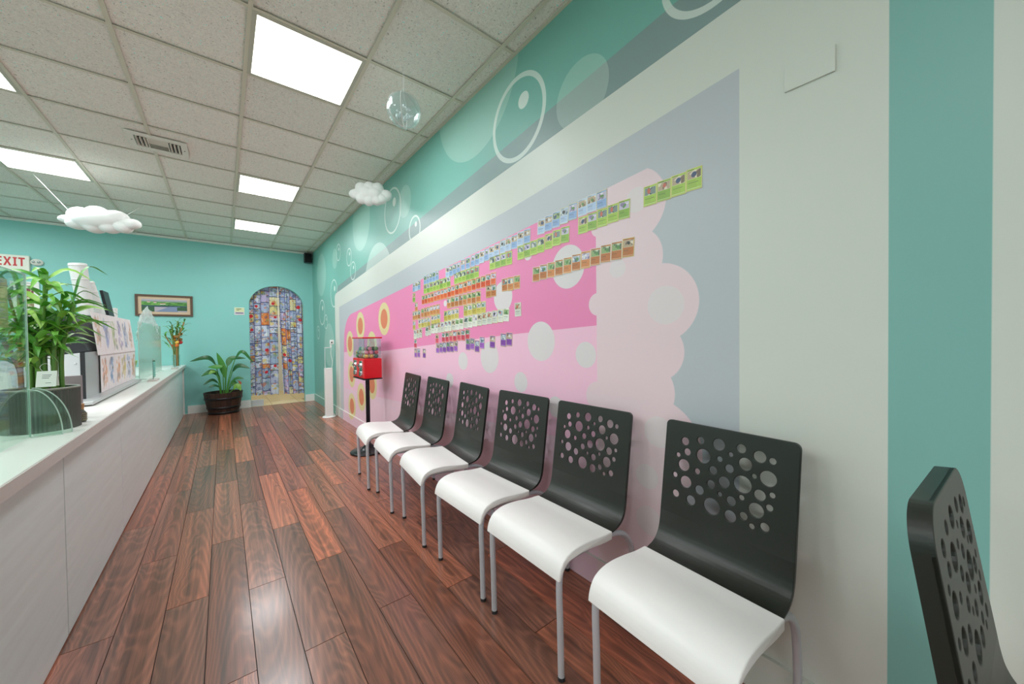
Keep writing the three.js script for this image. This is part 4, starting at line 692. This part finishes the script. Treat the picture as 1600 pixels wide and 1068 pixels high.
// ---------------------------------------------------------------- along the mural wall: dispenser stand, capsule machine, blank plate
{
  const d = thing('dispenser_stand', 'slim white floor stand with a round base before the teal wall end', 'stand', [1.33, 0, 6.46]);
  obj('base', lathe([[0, 0], [0.098, 0], [0.1, 0.006], [0.09, 0.016], [0.03, 0.022], [0, 0.022]], 40), M.gloss, d);
  obj('column', rbox(0.11, 0.78, 0.09, 0.006, 0, 0.41, 0), M.gloss, d);
  obj('upper_frame', [rod(L3(-0.045, 0.8, 0), L3(-0.045, 1.13, 0), 0.005), box(0.1, 0.014, 0.03, 0, 1.132, 0)], phys('#e6ecea', 0.3, { transmission: 0.3 }), d);
  obj('cable', tube([L3(0.045, 1.13, 0.01), L3(0.04, 1.02, 0.02), L3(0.06, 0.9, 0.02), L3(0.05, 0.8, 0.02)], 0.004, 24, 6), M.white, d);
  obj('sensor_head', rbox(0.06, 0.07, 0.05, 0.01, 0.062, 1.22, 0), M.gloss, d); obj('sensor_bracket', box(0.02, 0.07, 0.014, 0.045, 1.165, 0), M.white, d); obj('lens', new THREE.SphereGeometry(0.012, 12, 8).translate(0.055, 1.215, 0.024), M.dark, d);
  obj('power_cord', tube([L3(0.05, 0.06, 0.03), L3(0.085, 0.02, 0.04), L3(0.11, 0.008, 0.0), L3(0.12, 0.06, -0.1)], 0.004, 24, 6), M.white, d);

  const g = thing('capsule_machine', 'red twin capsule machine with clear tops on a black pole stand', 'capsule machine', [1.262, 0, 4.19]);
  const pole = mat('#17161a', 0.35, { metalness: 0.4 });
  obj('floor_base', lathe([[0, 0], [0.19, 0], [0.195, 0.008], [0.185, 0.018], [0.09, 0.03], [0.05, 0.07], [0.026, 0.09], [0, 0.09]], 48), mat('#16181a', 0.25, { metalness: 0.4 }), g);
  obj('pole', cyl(0.022, 0.76, 0, 0.07, 0, 20), pole, g);
  obj('carrier_plate', box(0.2, 0.012, 0.4, 0, 0.833, 0), M.black, g);
  for (const s of [1, -1]) {
    const cz = s * 0.104, w = 0.198, dp = 0.192;
    const b = obj('red_body', rbox(dp, 0.215, w, 0.008, 0, 0.948, cz), M.red, g);
    const f = L3(-dp / 2 - 0.002, 0.945, cz);
    obj('coin_plate', rbox(0.006, 0.15, 0.1, 0.002, f.x, f.y + 0.01, f.z), M.chrome, b);
    obj('crank', [cyl(0.024, 0.02, 0, 0, 0, 20).rotateZ(Math.PI / 2).translate(f.x, f.y + 0.035, f.z), box(0.014, 0.014, 0.06, f.x - 0.022, f.y + 0.035, f.z)], M.chrome, b);
    obj('chute_door', rbox(0.02, 0.05, 0.06, 0.006, f.x - 0.006, f.y - 0.055, f.z), M.chrome, b);
    const q = 0.0035, y0 = 1.057, hh = 0.215;
    obj('clear_case', [box(q, hh, w - 0.01, dp / 2 - 0.006, y0 + hh / 2, cz), box(q, hh, w - 0.01, -dp / 2 + 0.006, y0 + hh / 2, cz), box(dp - 0.012, hh, q, 0, y0 + hh / 2, cz + w / 2 - 0.006), box(dp - 0.012, hh, q, 0, y0 + hh / 2, cz - w / 2 + 0.006)], M.clear, g);
    obj('red_lid', rbox(dp + 0.016, 0.016, w + 0.008, 0.006, 0, y0 + hh + 0.008, cz), M.red, g);
    obj('lock_rod', cyl(0.004, hh, 0, y0, cz, 8), M.chrome, g);
  }
  const cols = ['#4f8a4a', '#d8d6c0', '#c94a50', '#3f6f52', '#e0b64a', '#7aa06a', '#dd8a9a', '#5a7f9a'].map((c) => mat(c, 0.35));
  const cg = new THREE.SphereGeometry(0.0225, 16, 12);
  for (const s of [1, -1]) for (let L = 0; L < 3; L++) for (let i = 0; i < 3; i++) for (let j = 0; j < 3; j++) {
    if (L === 2 && hash(i, j, s + 9) < 0.55) continue;
    const ci = Math.floor(hash(i + 3 * j, L, s + 40) * 8), m = obj('toy_capsule', cg, cols[ci]), hue = ['green', 'cream', 'red', 'dark green', 'yellow', 'pale green', 'pink', 'blue'][ci], lay = ['bottom', 'middle', 'top'][L];
    tag(m, `small ${hue} toy capsule, ${lay} layer in the ${s > 0 ? 'nearer' : 'farther'} half of the red machine`, 'capsule', 'toy capsules in the red machine');
    m.position.copy(V(1.262 + (i - 1) * 0.053, 1.0795 + L * 0.04, 4.19 - s * 0.104 + (j - 1) * 0.053));
  }
  tag(obj('blank_plate', rbox(0.007, 0.08, 0.128, 0.002, WALLX - 0.0035, 2.11, -0.308), mat(WHITE_WALL, 0.42)), 'blank wall plate painted over, high on the white wall', 'wall plate');
}

// ---------------------------------------------------------------- hanging clouds and clear ball
function starShape(lobes, nu = 96, nv = 64) {                         // lobes: [x, y, z, rx, ry, rz]; outer surface of their union seen from the centre
  const g = new THREE.SphereGeometry(1, nu, nv), p = g.attributes.position;
  for (let i = 0; i < p.count; i++) {
    const d = L3(p.getX(i), p.getY(i), p.getZ(i)).normalize(); let far = 0, sum = 0; const K = 130;
    for (const [x, y, z, a, b, c] of lobes) {
      const o = [-x / a, -y / b, -z / c], e = [d.x / a, d.y / b, d.z / c], A = e[0] ** 2 + e[1] ** 2 + e[2] ** 2, B = o[0] * e[0] + o[1] * e[1] + o[2] * e[2], C = o[0] ** 2 + o[1] ** 2 + o[2] ** 2 - 1, D = B * B - A * C;
      if (D > 0) { const q = (-B + Math.sqrt(D)) / A; if (q > 0) sum += Math.exp(K * q); }
    }
    far = Math.log(sum) / K - 0.004; p.setXYZ(i, d.x * far, d.y * far, d.z * far);
  }
  g.computeVertexNormals(); return g;
}
{
  const cm = mat('#f3f4f1', 0.75);
  const c1 = thing('hanging_cloud', 'large long white cloud ornament hanging before the back wall', 'ornament', [-0.965, 2.52, 5.55], -0.55);
  obj('cloud_body', starShape([[0, 0, 0, 0.2, 0.085, 0.12], [-0.235, 0.005, 0, 0.068, 0.034, 0.05], [-0.14, 0.035, 0, 0.09, 0.075, 0.08], [-0.015, 0.045, 0, 0.09, 0.078, 0.09], [0.12, 0.02, 0, 0.1, 0.07, 0.08], [0.25, -0.025, 0, 0.062, 0.044, 0.05], [-0.155, -0.03, 0, 0.09, 0.052, 0.07], [-0.03, -0.055, 0, 0.078, 0.058, 0.075], [0.085, -0.056, 0, 0.072, 0.056, 0.072], [0.185, -0.055, 0, 0.06, 0.05, 0.06]], 160, 90).scale(1.22, 1.2, 1.15), cm, c1);
  const toLocal = (grp, v) => { grp.updateMatrixWorld(true); return grp.worldToLocal(v); };
  obj('string', rod(L3(-0.22, 0.03, 0), toLocal(c1, V(-1.52, CEIL, 6.1)), 0.0016, 6), M.string, c1);
  obj('string', rod(L3(0.2, 0.03, 0), toLocal(c1, V(-0.776, CEIL, 6.69)), 0.0016, 6), M.string, c1);
  const c2 = thing('hanging_cloud', 'small white cloud ornament hanging beside the mural bubbles', 'ornament', [1.2, 2.735, 3.76], -0.45);
  obj('cloud_body', starShape([[0, 0, 0, 0.15, 0.09, 0.07], [-0.15, -0.01, 0, 0.06, 0.05, 0.05], [0.15, 0.0, 0, 0.06, 0.055, 0.05], [-0.09, 0.05, 0.01, 0.06, 0.06, 0.06], [-0.01, 0.07, 0.01, 0.055, 0.055, 0.06], [0.07, 0.06, 0.01, 0.06, 0.06, 0.06], [-0.09, -0.05, 0.01, 0.055, 0.06, 0.06], [-0.02, -0.07, 0.01, 0.055, 0.055, 0.06], [0.06, -0.06, 0.01, 0.055, 0.055, 0.06], [0.11, -0.045, 0.01, 0.055, 0.05, 0.055], [-0.045, 0.0, 0.045, 0.06, 0.06, 0.04], [0.04, 0.0, 0.045, 0.06, 0.06, 0.04]], 160, 90), cm, c2);
  obj('string', rod(L3(-0.12, 0.06, 0), toLocal(c2, V(0.905, CEIL, 3.9)), 0.002, 6), M.string, c2);
  obj('string', rod(L3(0.1, 0.07, 0), toLocal(c2, V(1.4, CEIL, 3.85)), 0.002, 6), M.string, c2);
  const b = thing('clear_ball', 'round clear ornament ball with white ribs hanging from the ceiling', 'ornament', [0.945, 2.748, 2.27]);
  obj('shell', [new THREE.SphereGeometry(0.107, 48, 32), new THREE.SphereGeometry(0.1, 48, 32)], phys('#f4f9f9', 0.04, { transmission: 0.94, ior: 1.5 }), b);
  const rib = (a) => new THREE.TorusGeometry(0.108, 0.0022, 8, 64).rotateY(a);
  for (const a of [0.15, 1.0]) obj('rib', rib(a), M.white, b);
  const bits = []; for (let k = 0; k < 14; k++) bits.push(new THREE.IcosahedronGeometry(rr(0.006, 0.014), 1).translate(rr(-0.035, 0.035), rr(-0.05, 0.035), rr(-0.035, 0.035)));
  obj('filling', bits, phys('#f2f5f4', 0.15, { transmission: 0.5 }), b);
  obj('string', [rod(L3(0, 0.106, 0), L3(-0.004, CEIL - 2.748, 0), 0.0014, 6), rod(L3(0.002, 0.106, 0), L3(0.006, CEIL - 2.748, 0), 0.0014, 6)], M.string, b);
}
renderer.render(scene, camera);
